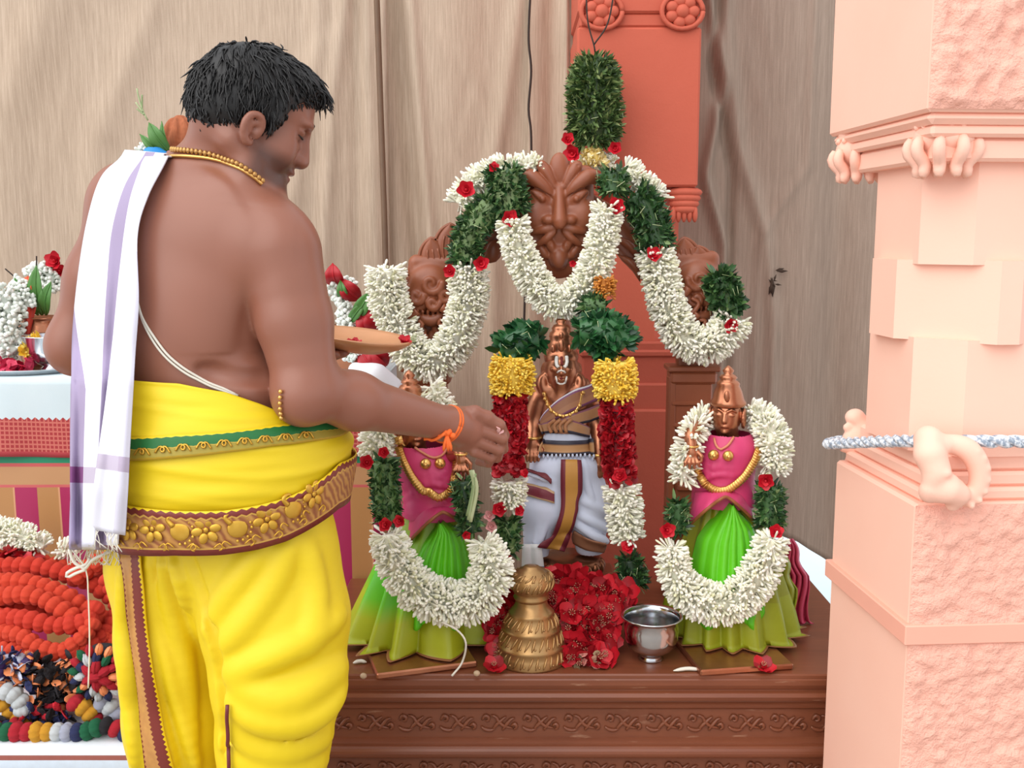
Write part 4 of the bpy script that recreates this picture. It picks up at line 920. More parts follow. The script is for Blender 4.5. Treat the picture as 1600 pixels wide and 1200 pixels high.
M['skirt'] = stripes('green olive silk skirt', [(0, col(140, 146, 22)), (.6, col(150, 160, 26)), (.93, col(140, 92, 52))])
def skirt_left():
    n = N('shot green silk skirt'); v = n.tc()[1]; c = n.ramp(v, [(0, col(150, 150, 30)), (.28, col(120, 170, 36)), (.4, col(84, 196, 40)), (.55, col(104, 194, 38)), (.66, col(168, 178, 28)), (1, col(158, 164, 28))]); c = n.mix(n.math('GREATER_THAN', v, .905), c, col(150, 98, 62)); return n.out(c, .45, bump=n.bump(n.noise(420, 2), .15, .0008))
M['skirt_left'] = skirt_left()
def goddess(label, Y0, head, crown, blouse, arm, apex, fan, skirt, necklace, gband, skm, base, face):
    s = Y0/1545; q = lambda x, y, d=0.: P(x, y, Y0-d); hx, hy = head
    gb = G(base[0], base[1], ALT_Z)
    t = thing('statue', label, 'statue', (gb[0], Y0, ALT_Z))
    b = MB(); b.box(gb+np.array((0, 0, .007)), (base[2], base[2], .013), R=rotz(base[3]), bev=.003); part('base_plate', b, M['bronze'], t, smooth=False)
    # the head
    f = SDF(q(hx-45, hy+55, .09), q(hx+50, hy-45, -.08), .0019); Rz = rotz(face); o = lambda x, y, d: q(hx, hy)+Rz@np.array((x, -d, -y))
    f.ell(o(0, 0, 0), (.031, .034, .04), .008, R=Rz); f.ell(o(0, .02, .008), (.022, .026, .022), .012, R=Rz)
    f.cone(o(0, -.006, .034), o(0, .008, .04), .003, .0052, .006); f.ell(o(0, .02, .033), (.009, .005, .0035), .003, R=Rz); f.ell(o(0, .033, .028), (.008, .008, .006), .006, R=Rz)
    for x in (-1, 1):
        f.ell(o(x*.0125, -.004, .0285), (.0085, .005, .0045), .002, R=Rz); f.chain([o(x*.004, -.011, .034), o(x*.014, -.016, .031), o(x*.024, -.011, .024)], .0022, .002)
        f.ell(o(x*.033, .0, -.002), (.006, .012, .017), .004, R=Rz)
        a = np.linspace(0, 6.28, 16); f.chain([o(x*(.036), .006+.018*math.cos(k), .0+.012*math.sin(k)) for k in a], .004, .002)
    f.cone(o(0, .03, -.004), q(blouse[0][0], blouse[0][1]+16), .021, .026, .015)
    hd = f.mb(1); part('head', hd, M['bronze'], t)
    b = MB(); cxp = q(crown[0][0], crown[0][1]); b.lathe((0, 0, 0), [(0, 0)], 3) if False else None
    g = np.array([[q(x, y)+np.array((r*s*math.cos(k), r*s*math.sin(k), 0)) for k in np.linspace(0, 2*math.pi, 25)[:-1]] for x, y, r in crown]); b.grid(g, cv=True)
    x, y, r = crown[-3]; b.blob(q(x-2, y-8, r*s), (.007, .005, .012))
    part('crown', b, M['bronze'], t)
    # the silk blouse
    f = SDF(q(blouse[0][0]-75, blouse[-1][1]+25, .12), q(blouse[0][0]+80, blouse[0][1]-20, -.12), .0026)
    for (x0, y0, w0), (x1, y1, w1) in zip(blouse[:-1], blouse[1:]):
        for k in np.linspace(0, 1, 4): f.ell(q(lerp(x0, x1, k), lerp(y0, y1, k)), (lerp(w0, w1, k)*s, lerp(w0, w1, k)*s*.82+.006, .03), .015)
    r = np.random.default_rng(int(hx)); bl0, bl1 = blouse[1], blouse[-1]
    for k in range(7):
        yy = lerp(bl0[1], bl1[1], r.uniform(.1, .95)); xx = np.interp(yy, [p[1] for p in blouse], [p[0] for p in blouse]); wd = np.interp(yy, [p[1] for p in blouse], [p[2] for p in blouse])
        f.chain([q(xx+wd*.9*u, yy+r.uniform(-4, 4)+14*abs(u)*r.uniform(.2, 1), wd*s*.85*math.sqrt(max(0, 1-.8*u*u))+.003) for u in np.linspace(-1, 1, 9)], .0045, .008)
    x0, y0, w0 = blouse[0]
    for u in (-1, 1): f.chain([q(x0+u*10, y0+2, .02), q(x0+u*w0*.8, y0+12, .02), q(x0+u*w0, y0+40, .015)], .009, .012, smooth=8)
    bl = f.mb(2, None, True); part('blouse', bl, M['pinksilk'], t); bv = bl.bvh()
    # skirt: a closed pleated cone down to the base, with a fan of pleats in front
    n = 180; a = np.arange(n)*2*math.pi/n; rows = []
    for i, (x, y, wl, npl, am) in enumerate(skirt): pass
    sk = resample(np.array([(x, y, wl, am) for x, y, wl, npl, am in skirt], float), n=26); npl = skirt[0][3]; r = np.random.default_rng(int(hx)+1); ph = r.uniform(-.8, .8, 40)
    for x, y, wl, am in sk:
        zz = np.abs(((a*npl/(2*math.pi)+.25*np.sin(3*a+ph[0])) % 1)-.5)*2; R = wl*s+am*(zz-.5)*2
        c = q(x, y); dz = am*.7*np.sin(3*a+ph[1]); rows.append(np.stack([c[0]+R*np.cos(a), c[1]+.86*R*np.sin(a)*np.where(np.sin(a) > 0, .8, 1), np.maximum(c[2]+dz, ALT_Z+.016)], -1))
    b = MB(); g = np.array(rows).transpose(1, 0, 2); b.grid(g, cu=True); part('skirt', b, skm, t, solid=.002)
    n = fan[0]; rows = []; m = 40
    for v in np.linspace(0, 1, m):
        y = lerp(fan[1][0][0], fan[1][-1][0], v**1.25); xl = np.interp(y, [k[0] for k in fan[1]], [k[1] for k in fan[1]]); xr = np.interp(y, [k[0] for k in fan[1]], [k[2] for k in fan[1]]); u = np.linspace(-1, 1, n*8+1)
        zig = np.abs(((u*n/2+.3*np.sin(u*4)) % 1)-.5)*2; W = (xr-xl)/2*s; c = q((xl+xr)/2, y); front = lerp(fan[3], fan[4], v)
        sag = np.where(v > .85, (v-.85)*.12*np.cos(u*7), 0)
        rows.append(np.stack([c[0]+W*np.sin(u*1.35)/math.sin(1.35), c[1]-front*(.25+.75*np.cos(u*1.35))-(.002+.012*v)*zig, c[2]+sag+0*u], -1))
    b = MB(); b.grid(np.array(rows).transpose(1, 0, 2)); part('pleated_drape', b, M['greensilk'], t, solid=.002)
    (x0, y0), (x1, y1), (x2, y2) = fan[5]; rows = []     # the end of the upper cloth, parted over the pleats
    for x in np.linspace(x0, x2, 41):
        u = (x-(x0+x2)/2)/((x2-x0)/2)*.97; yb = lerp(y1, y0, ((x1-x)/(x1-x0))**1.25) if x < x1 else lerp(y1, y2, ((x-x1)/(x2-x1))**1.25); yt = y1-8; col_ = []
        for v in np.linspace(0, 1, 10): ff = lerp(fan[3]-.03, fan[3]+.012, v**.7); col_.append(P(lerp(x1+(x-x1)*.82, x, v), lerp(yt, yb, v), Y0-ff*math.sqrt(1-u*u*.92)-.003*math.sin(x*.25+v*3)*v))
        rows.append(col_)
    g = np.array(rows); b = MB(); b.grid(g); part('blouse_end', b, M['pinksilk'], t, solid=.002)
    b = MB(); b.tube(g[:, -1], .0036, 6); part('border', b, plain('brown silk edge', col(150, 84, 50), .5), t)
    b = MB(); hyl = laid(bv, necklace, .004, Y0-.06); b.tube(hyl, .0028, 6)
    part('necklace', b, plain('copper thread', col(206, 128, 96), .4), t)
    xm, ym = necklace[len(necklace)//2]
    for u in (-11, 10):
        b = MB(); c = cast(bv, xm+u, ym+9, .006, Y0-.06); b.lathe(c, [(0, -.007), (.008, -.006), (.012, 0), (.009, .005), (.004, .007), (0, .009)], 16, R=rotx(math.pi/2)); b.blob(c+np.array((0, -.008, 0)), .0045); part('pendant', b, M['gold'], t)
    gl = laid(bv, gband, .009, Y0-.06, .006); b = MB(); b.tube(gl, .0085, 8, flat=.45)
    part('gold_garland', b, M['gold'], t)
    b = MB(); T, Nn, Bn = frames(gl)
    for k in range(1, len(gl)-1): b.box(gl[k]+np.array((0, -.005, 0)), (.0022, .004, .017), R=np.stack([T[k], np.array((0, 1., 0)), nrm(np.cross(T[k], (0, 1., 0)))], 1))
    part('gold_bead', b, M['gold'], t, kind='stuff')
    f = SDF(q(arm[0][0]-40, arm[-1][1]+60, .13), q(arm[0][0]+60, arm[0][1]-40, -.08), .0019)
    f.chain([q(x, y, d) for x, y, d, r_ in arm], [r_ for *_, r_ in arm], .006, smooth=14); wx, wy, wd, _ = arm[-1]
    f.ell(q(wx+1, wy+7, wd+.003), (.012, .009, .014), .005)
    for k, u in enumerate((-9, -3, 3, 9)): f.chain([q(wx+u*.6, wy+13, wd+.005), q(wx+u*1.1, wy+23, wd+.012), q(wx+u*1.25, wy+33-abs(u)*.5, wd+.01)], [.0045, .0042, .003], .002)
    f.chain([q(wx+9, wy+6, wd+.006), q(wx+15, wy+13, wd+.012), q(wx+15, wy+21, wd+.014)], [.005, .0045, .003], .002)
    part('arm', f.mb(1), M['bronze'], t)
    b = MB(); k = np.linspace(0, 2*math.pi, 21); c = q(wx, wy-3, wd); b.tube(np.stack([c[0]+.0125*np.cos(k), c[1]+.0125*np.sin(k), c[2]+0*k], 1), .0028, 6); part('bangle', b, M['gold'], t)
    return t
def crown_profile(x, y, k=1., lean=0.): return [(x+lean*(1-i/12), y+dy*k, r*k) for i, (dy, r) in enumerate([(0, 1), (3, 5), (8, 9), (13, 6), (15, 11), (19, 14), (22, 11), (24, 15), (28, 18), (31, 17), (40, 21), (52, 24), (56, 26.5), (60, 27), (63, 24)])]
gR = goddess('bronze statue in pink blouse and green skirt at the right end of the altar', 2.19, (1136, 648), crown_profile(1138, 571),
    [(1140, 682, 20), (1138, 692, 36), (1136, 706, 42), (1134, 725, 42), (1132, 765, 45), (1132, 785, 48)], [(1088, 668, .02, .016), (1080, 680, .045, .013), (1081, 700, .06, .0085)],
    (1132, 778), (8, [(774, 1130, 1134), (790, 1117, 1147), (810, 1098, 1166), (830, 1084, 1176), (860, 1076, 1181), (940, 1064, 1186)], 0, .088, .125, [(1076, 822), (1134, 776), (1180, 816)]), [(1132, 765, 34, 15, .002), (1132, 800, 46, 15, .003), (1135, 850, 66, 15, .005), (1138, 930, 90, 15, .011), (1140, 990, 101, 15, .017), (1141, 1022, 108, 15, .02)],
    [(1117, 686), (1120, 697), (1127, 703), (1137, 697), (1146, 684)], [(1091, 708), (1096, 738), (1112, 762), (1134, 766), (1156, 746), (1172, 722), (1180, 702)], M['skirt'], (1140, 1022, .2, .16), -.35)
gL = goddess('bronze statue in pink blouse and green skirt below the outstretched arm of the priest', 2.17, (646, 668), crown_profile(642, 578, 1., -3),
    [(652, 698, 22), (660, 708, 38), (666, 722, 45), (674, 740, 48), (682, 785, 50), (684, 804, 52)], [(706, 712, .02, .016), (716, 706, .05, .013), (720, 712, .065, .0085)],
    (692, 802), (9, [(800, 690, 695), (815, 680, 714), (835, 662, 726), (860, 648, 732), (940, 632, 742)], 0, .092, .13, [(634, 852), (692, 800), (734, 826)]), [(682, 780, 38, 11, .002), (680, 815, 50, 11, .004), (670, 870, 74, 11, .009), (663, 950, 100, 11, .022), (660, 1000, 114, 11, .032), (658, 1030, 120, 11, .034)],
    [(648, 700), (660, 708), (676, 716), (690, 712), (698, 700)], [(622, 682), (634, 720), (656, 756), (682, 774), (700, 766), (708, 740), (708, 716)], M['skirt_left'], (652, 1022, .21, .3), .3)
# cloth trailing from the right statue
b = MB(); nu, nv = 30, 24
def trail(x0, x1, wob, Y, ys): return np.array([[P(lerp(np.interp(j, [0, 12, 23], x0), np.interp(j, [0, 12, 23], x1), i/(nu-1))+3*math.sin(j*.6), np.interp(j, [0, 12, 23], ys), Y+wob*math.sin(i*.9+j*.18)+.02*(i/(nu-1))) for j in range(nv)] for i in range(nu)])
def on_top(g): g[..., 2] = np.maximum(g[..., 2], ALT_Z+.005); return g
b.grid(on_top(trail((1190, 1182, 1170), (1226, 1244, 1240), .012, 2.16, (868, 920, 1012)))); part('trailing_cloth', b, M['skirt'], gR, solid=.003)
b = MB(); b.grid(on_top(trail((1222, 1226, 1206), (1238, 1262, 1268), .01, 2.24, (842, 900, 996)))); part('veil', b, plain('sheer pink veil', col(190, 62, 92), .5, 0, 20, .2), gR, solid=.002)
# ================================================================ things on the altar
def pxcircle(px, py, z): g = G(px, py, z); return g
M['brass'] = metal('brass', col(150, 112, 70), col(196, 158, 108), .36, 22, .2)
M['steel'] = plain('polished steel', col(205, 208, 212), .16, 1.)
def bell_pot():
    Yc = 2.062; s = Yc/1520; fr = P(830, 1055, Yc-.076); c = np.array((P(830, 1000, Yc)[0], Yc, ALT_Z))
    t = thing('lidded_pot', 'bell shaped engraved brass pot with a round knob lid at the front of the altar', 'pot', c)
    k = .0019*.72
    pr = [(0, 0), (.076, 0), (.077, .004), (.074, .02), (.071, .032), (.0735, .035), (.0705, .039), (.067, .05), (.061, .068), (.0635, .071), (.060, .075), (.055, .088), (.047, .101), (.049, .104), (.045, .108), (.036, .118), (.0335, .126), (.033, .132)]
    b = MB(); b.lathe(c, pr, 48); part('body', b, M['brass'], t)
    b = MB(); b.lathe(c, [(.033, .13), (.036, .134), (.038, .138), (.034, .142), (.038, .15), (.045, .16), (.0475, .17), (.045, .181), (.038, .19), (.028, .194), (.026, .197), (.018, .199), (.016, .203), (.006, .205), (0, .205)], 48); part('lid', b, M['brass'], t)
    b = MB()
    for z0, z1, n, tw in ((.006, .03, 30, .09), (.042, .066, 28, .12), (.078, .1, 26, .14), (.156, .178, 24, .2), (.18, .192, 20, .25)):
        P2 = np.array([(r, z) for r, z in (pr if z0 < .12 else [(.038, .15), (.045, .16), (.0475, .17), (.045, .181), (.038, .19), (.028, .194)])]); o = np.argsort(P2[:, 1], kind='stable')
        for i in range(n):
            zz = np.linspace(z0, z1, 6); rr = np.interp(zz, P2[o, 1], P2[o, 0]); a = i*2*math.pi/n+np.linspace(0, tw, 6)*(1 if i % 2 else 1.6); b.tube(np.stack([c[0]+rr*np.cos(a), c[1]+rr*np.sin(a), c[2]+zz], 1), np.array([.001, .0022, .0028, .0026, .0018, .0008])*1.1, 5)
            if i % 2: b.blob(c+np.array((rr[1]*math.cos(a[0]+.1), rr[1]*math.sin(a[0]+.1), zz[1])), .0028, nu=6, nv=4)
    part('engraving', b, M['brass'], t, kind='stuff')
bell_pot()
def steel_bowl():
    c = np.array((P(1018, 1010, 2.055)[0], 2.062, ALT_Z)); t = single
    b = MB(); b.lathe(c, [(0, .0), (.026, 0), (.027, .003), (.024, .008), (.024, .013), (.034, .018), (.049, .03), (.056, .048), (.0575, .07), (.058, .088), (.064, .094), (.066, .096), (.064, .098), (.058, .094), (.0555, .088), (.055, .07), (.053, .05), (.046, .033), (.03, .022), (0, .02)], 56)
    single('steel_bowl', b, M['steel'], 'small shiny steel bowl with a foot at the front of the altar', 'bowl')
steel_bowl()
r = np.random.default_rng(12)
lab = 'red flower in the heap in front of the main statue'
n = 0; poly = [(786, 1048), (768, 985), (796, 930), (838, 906), (890, 896), (950, 912), (1006, 940), (1030, 968), (990, 985), (970, 1046)]
pg = np.array(poly, float)
def inside(x, y):
    c = False
    for i in range(len(pg)):
        (x1, y1), (x2, y2) = pg[i], pg[i-1]
        if (y1 > y) != (y2 > y) and x < (x2-x1)*(y-y1)/(y2-y1)+x1: c = not c
    return c
pts = []
while len(pts) < 175:
    x, y = r.uniform(766, 1024), r.uniform(878, 1048)
    if not inside(x, y) or (y > 960 and 785 < x < 870): continue
    if min([(x-a)**2+(y-b)**2 for a, b in pts]+[1e9]) < 80: continue
    pts.append((x, y))
for x, y in pts:
    Y = np.interp(y, [880, 960, 1048], [2.2, 2.1, 2.03])+r.uniform(-.005, .02); p = P(x, y, Y); p[2] = max(p[2], ALT_Z+.016)
    if np.hypot(p[0]-P(1018, 1010, 2.055)[0], p[1]-2.062) < .088 and p[2] < ALT_Z+.13: continue
    o = put(random.choice(REDF), 'red_flower', p, r.uniform(.024, .034), (r.normal(0, .5), -1, .55+r.normal(0, .4)), r.uniform(0, 6.28)); tag(o, lab, 'flower', 'red flowers heaped in front of the main statue')
b = MB()                               # older petals packed below the fresh flowers
gx, gy = np.meshgrid(np.linspace(0, 1, 24), np.linspace(0, 1, 16), indexing='ij'); X0, X1 = P(775, 1000, 2.1)[0], P(962, 1000, 2.1)[0]
hh = ALT_Z+.002+.11*np.sin(np.pi*np.clip(gx, 0, 1))**.6*np.clip(gy*1.1, 0, 1)**.8*(1-.6*np.clip(gy-.8, 0, 1)); b.grid(np.stack([lerp(X0, X1, gx), 2.06+.2*gy, hh+.004*np.sin(gx*40)*np.sin(gy*31)], -1)); single('petal_bed', b, plain('crushed red petals', col(120, 10, 22), .7, 0, 60, .4), 'crushed dark red petals under the heap of red flowers', 'petals', kind='stuff')
for px, py, l in ((1192, 1040, 'single red flower by the right corner of the altar top'), (772, 1040, 'single red flower left of the brass pot at the altar edge'), (1010, 958, 'single red flower behind the steel bowl'), (764, 1000, 'single red flower between the left skirt and the brass pot')):
    g = G(px, py+4, ALT_Z+.008); tag(put(REDF[0], 'red_flower', g, .026, (0, -.5, 1), 1), l, 'flower', 'loose red flowers on the altar')
b = MB()
for i in range(26):
    p = P(915+r.normal(0, 15), 1034+r.normal(0, 9), 2.02+r.uniform(-.005, .01)); p[2] = max(p[2], ALT_Z+.004); b.inst(*PETAL, basis(r.normal(size=(1, 3)), np.array([r.uniform(0, 6)]), .012, .018), p[None])
single('dried_petals', b, islands('dried petals', [(0, col(70, 56, 40)), (.5, col(150, 128, 96)), (.8, col(224, 150, 140))], .8), 'dried brown and pink petals at the foot of the red flower heap', 'petals', kind='stuff')
for px, py, L, lab2 in ((1075, 1048, .03, 'short white stick right of the steel bowl'), (562, 1036, .014, 'small pale twig on the left of the altar top')):
    b = MB(); g = G(px, py, ALT_Z+.004); b.tube(resample(np.array([g+(-L, 0, 0), g+(0, .006, .002), g+(L, .004, 0)]), n=8), np.array([.001, .003, .004, .004, .0042, .004, .003, .001]), 6); single('twig', b, M['string'], lab2, 'twig')
for px, py, lab2 in ((568, 1056, 'small round pale nut at the altar edge near the priest'), (745, 1052, 'small pale bead by the string end on the altar')):
    b = MB(); g = G(px, py, ALT_Z+.006); b.blob(g, (.007, .006, .006), nu=10, nv=7); single('nut', b, plain('nut shell', col(186, 160, 130), .5), lab2, 'nut')

# ================================================================ the tall cloth covered table behind the priest
TF, TB_, TX0, TX1 = 2.60, 3.02, -1.75, P(586, 640, 2.61)[0]
TZ = P(60, 593, TF)[2]; tz = lambda y: P(60, y, TF)[2]
t = thing('cloth_table', 'tall table covered with layered silk cloths behind the priest', 'table', ((TX0+TX1)/2, (TF+TB_)/2, 0))
b = MB(); b.box(((TX0+TX1)/2, (TF+TB_)/2+.01, TZ-.02), (TX1-TX0-.03, TB_-TF-.04, .03), bev=.004); part('tabletop', b, M['wood'], t, smooth=False)
for x in (TX0+.06, TX1-.06):
    for y in (TF+.07, TB_-.06): b = MB(); b.box((x, y, (TZ-.035)/2), (.05, .05, TZ-.035), bev=.004); part('leg', b, M['wood'], t, smooth=False)
def front_cloth(name, z0, z1, off, mat, wave, nu=160, nv=20, seed=0, top=False, slope=0.):
    r = np.random.default_rng(seed); U = np.linspace(0, 1, nu); rows = []; tcs = []
    Lf = TX1-TX0+2*off; sd = .36; tot = Lf+sd                                     # along the front, then round the right end
    k1, k2 = r.uniform(14, 20), r.uniform(30, 40)
    vv = np.linspace(0, 1, nv)
    for u in U:
        s_ = u*tot; a = s_ < Lf; w = wave*(math.sin(k1*s_+1)+.6*math.sin(k2*s_))
        col_ = []
        if top: col_.append((TX0+min(s_, Lf), TB_ if a else TF+min(sd, s_-Lf), TZ+.001))
        for v in vv:
            z = lerp(z1, z0, v)+(slope*math.sin(s_*7) if v > .5 else 0); d = off+w*v*1.2+.003
            col_.append((TX0-off+s_, TF-d, z) if a else (TX1+d, TF+(s_-Lf), z))
        rows.append(col_); tcs.append([(s_, 0)]*top+[(s_, v) for v in vv])
    m = MB(); m.grid(np.array(rows), tc=np.array(tcs, float)); return part(name, m, mat, t, solid=.003)
def stripe_cloth():
    n = N('striped silk cloth'); sp = n.tc(); u, v = sp[0], sp[1]
    f = n.math('FRACT', n.math('ADD', n.math('MULTIPLY', u, 1/.116), .0)); c = n.ramp(f, [(0, col(164, 34, 84)), (.5, col(178, 128, 78)), (.96, col(206, 150, 110))], 'CONSTANT')
    top = n.ramp(v, [(0, col(20, 128, 92)), (.05, col(190, 84, 82)), (.062, col(186, 138, 96)), (.118, col(196, 92, 92)), (.13, (0, 0, 0, 1))], 'CONSTANT')
    k = n.math('LESS_THAN', v, .13); c = n.mix(k, c, top); return n.out(c, .42, bump=n.bump(n.noise(300, 2), .15, .001))
front_cloth('under_cloth', .03, tz(698), .004, stripe_cloth(), .009, 220, 30, 1)
def border_cloth():
    n = N('white cloth with checked border'); sp = n.tc(); u, v = sp[0], sp[1]
    ck = n.math('MULTIPLY', n.math('LESS_THAN', n.math('FRACT', n.math('MULTIPLY', u, 1/.011)), .3), 1.); ck2 = n.math('LESS_THAN', n.math('FRACT', n.math('MULTIPLY', v, 17)), .35)
    bc = n.mix(n.math('MAXIMUM', ck, ck2), col(160, 44, 48), col(196, 104, 92)); z = n.math('PINGPONG', n.math('MULTIPLY', u, 1/.018), .5)
    e = n.math('GREATER_THAN', n.math('SUBTRACT', v, n.math('MULTIPLY', z, .06)), .485); c = n.mix(e, n.mix(n.noise(5, 4), col(190, 208, 216), col(216, 228, 232)), bc)
    c = n.mix(n.math('GREATER_THAN', v, .93), c, col(176, 60, 66)); return n.out(c, .7, bump=n.bump(n.noise(300, 2), .15, .001))
front_cloth('top_cloth', tz(710), TZ+.002, .012, border_cloth(), .007, 200, 16, 2, True, .006)
TT = TZ+.004
# left group on the tall table
b = MB(); c = G(40, 586, TT); c[1] = 2.78; c[0] = P(52, 586, 2.78)[0]; b.lathe(c, [(0, .002), (.15, .002), (.165, .012), (.17, .016), (.166, .016), (.15, .007), (0, .006)], 48); single('steel_plate', b, M['steel'], 'wide steel plate on the tall table left of the priest', 'plate')
c = np.array((P(86, 570, 2.72)[0], 2.72, TT+.008)); b = MB(); b.lathe(c, [(0, 0), (.035, 0), (.036, .004), (.03, .01), (.05, .022), (.068, .05), (.078, .09), (.081, .092), (.076, .088), (.065, .05), (.045, .026), (0, .018)], 40); single('steel_bowl', b, M['steel'], 'steel bowl on the tall table beside the left elbow of the priest', 'bowl')
b = MB(); s_ = strand([(40, 552), (52, 536), (62, 530)], 2.7, 11); q = radial(b, s_, PETAL, .02, .014, .007, seed=2); b.tube(q[:, :3], .014, 6); single('yellow_flowers', b, M['yellow'], 'yellow flowers on the rim of the steel bowl', 'flowers', kind='stuff')
def petal_heap(px, py, Y, sx, sy, n, mat, label, name='pink_petals', sz=.03, seed=0, zmin=None):
    r = np.random.default_rng(seed); b = MB()
    for i in range(n):
        p = P(px+r.normal(0, sx), py+r.normal(0, sy), Y+r.uniform(-.02, .03)); p[2] = max(p[2], (zmin or TT)+.01); d = r.normal(size=(1, 3)); d[0, 1] -= .8; b.inst(*PETAL, basis(d, np.array([r.uniform(0, 6)]), sz*.8, sz), p[None])
    single(name, b, mat, label, 'flowers', kind='stuff')
petal_heap(22, 575, 2.68, 14, 8, 60, islands('magenta petals', [(0, col(186, 24, 60)), (1, col(222, 64, 100))], .5), 'magenta petals heaped on the steel plate')
def broad_leaf(m, base, tip, wd, bend=.02, nrm_=(0, -1, 0)):
    q = resample(np.array([base, (np.array(base)+tip)/2+np.array(nrm_)*bend, tip]), n=9); T, Nn, Bn = frames(q); sd = nrm(np.cross(T, np.array(nrm_, float))); w = wd*np.sin(np.linspace(.15, math.pi-.02, 9))**.8
    g = np.array([[q[i]+sd[i]*w[i]*u+np.array(nrm_)*(abs(u)*w[i]*.35) for u in (-1, -.5, 0, .5, 1)] for i in range(9)]); m.grid(g); m.tube(q+np.array(nrm_)*.002, np.linspace(.002, .0006, 9), 5)
c = np.array((P(64, 560, 2.84)[0], 2.84, TT+.006)); t = thing('leaf_pot', 'copper pot holding upright green leaves on the tall table', 'pot', c)
b = MB(); b.lathe(c, [(0, 0), (.045, 0), (.048, .01), (.06, .05), (.062, .08), (.05, .108), (.042, .118), (.046, .126), (.056, .132), (.054, .134), (.04, .122), (0, .1)], 36); part('body', b, M['bronze'], t)
for bs, tp, w_ in (((66, 492), (57, 415), .022), ((60, 492), (22, 432), .014), ((72, 492), (80, 440), .018)):
    b = MB(); broad_leaf(b, P(*bs, 2.82), P(*tp, 2.78), w_); part('leaf', b, M['green'], t, solid=.001)
b = MB(); [b.tube(resample(PP(l, 2.78), n=8), .002, 5) for l in ([(22, 432), (8, 420)], [(57, 415), (57, 400)])]; part('leaf_tip', b, M['dark'], t)
g = garland('white and green flower garland heaped at the left edge of the tall table', P(15, 500, 2.76), 'garlands on the tall table')
buds([(-20, 455), (5, 470), (20, 500), (5, 530), (25, 550)], 2.74, 22, g, 71, 'white_flowers', 'jasmine_open', .02, .006, .011); leaves([(-15, 480), (15, 490), (0, 520)], 2.76, 19, g, 72, stems=0)
buds([(18, 440), (38, 455), (44, 480)], 2.78, 13, g, 73, 'white_flowers', 'jasmine_open', .02, .006, .011)
g = garland('white flower string with a red rose behind the leaf pot', P(70, 440, 2.9), 'garlands on the tall table')
buds([(48, 430), (62, 422), (78, 432), (84, 455)], 2.9, 14, g, 74, 'white_flowers', 'jasmine_open', .02, .006, .011); leaves([(70, 425), (84, 448)], 2.91, 12, g, 75, stems=0); rose(84, 408, 2.88, 15, g); rose(92, 424, 2.9, 12, g)
b = MB(); broad_leaf(b, P(46, 462, 2.8), P(44, 432, 2.8), .02); single('orange_petal', b, plain('orange petal', col(226, 92, 54), .5), 'orange petal left of the upright leaves', 'petal', solid=.002)
b = MB(); q = np.array([[P(lerp(30, 44, i/5)+j*1.3, lerp(540, 480, j/9), 2.78+.01*math.sin(i+j*.5)) for j in range(10)] for i in range(6)]); b.grid(q); single('red_ribbon', b, plain('red ribbon', col(200, 60, 44), .5), 'red orange ribbon beside the copper pot', 'ribbon', solid=.002)
# the tall vessel whose top shows over the shoulder
c = np.array((P(262, 400, 2.86)[0], 2.86, TT)); zt = P(262, 240, 2.86)[2]-TT
t = thing('tall_vessel', 'tall vessel with leaves, blue cloth and dried coconut behind the shoulder of the priest', 'vessel', c)
b = MB(); b.lathe(c, [(0, 0), (.1, 0), (.1, .02), (.05, .05), (.035, .12), (.05, .2), (.06, zt-.22), (.09, zt-.14), (.1, zt-.09), (.08, zt-.04), (.055, zt-.02), (.065, zt), (.05, zt-.01), (0, zt-.03)], 36); part('body', b, M['bronze'], t)
f = SDF(P(250, 250, 2.93), P(320, 170, 2.78), .0035) if False else None
cc = P(283, 214, 2.86); f = SDF(cc-.075, cc+.075, .003); f.ell(cc, (.05, .05, .058), .01)
for k in range(9): a = k*.7; f.chain([cc+np.array((.05*math.cos(a+.1*math.sin(z*60))*math.sqrt(max(.05, 1-(z/.06)**2)), .05*math.sin(a)*math.sqrt(max(.05, 1-(z/.06)**2)), z)) for z in np.linspace(-.05, .055, 9)], .0055, .006, mode='sub')
part('coconut', f.mb(1), plain('coconut husk', col(168, 96, 62), .9, 0, 40, .4, .6, 90, .003, (3, 3, .6)), t)
for bs, tp, w_ in (((266, 240), (233, 192), .02), ((258, 244), (219, 210), .012), ((264, 236), (253, 190), .008)):
    b = MB(); broad_leaf(b, P(*bs, 2.8), P(*tp, 2.78), w_); part('leaf', b, M['green'], t, solid=.001)
b = MB()
for l in ([(231, 188), (224, 175), (216, 150), (214, 138)], [(224, 176), (212, 160)], [(222, 172), (222, 148)], [(226, 180), (214, 170)]): b.tube(resample(PP(l, 2.78), n=8), .0024, 5)
part('twig', b, M['stem'], t)
buds([(212, 248), (222, 236), (236, 230), (242, 240)], 2.8, 9, t, 76, 'white_flowers', 'jasmine_open', .016, .005, .01)
f = SDF(P(215, 262, 2.86), P(285, 228, 2.72), .003); f.chain([P(224, 246, 2.8), P(240, 243, 2.78), P(256, 248, 2.78)], [.012, .022, .02], .02); part('blue_cloth', f.mb(2), plain('blue cloth', col(40, 140, 212), .6), t)
f = SDF(P(245, 265, 2.86), P(290, 228, 2.72), .003); f.ell(P(266, 248, 2.79), (.016, .02, .022), .01); part('pink_cloth', f.mb(2), plain('pink cloth', col(206, 128, 140), .7), t)
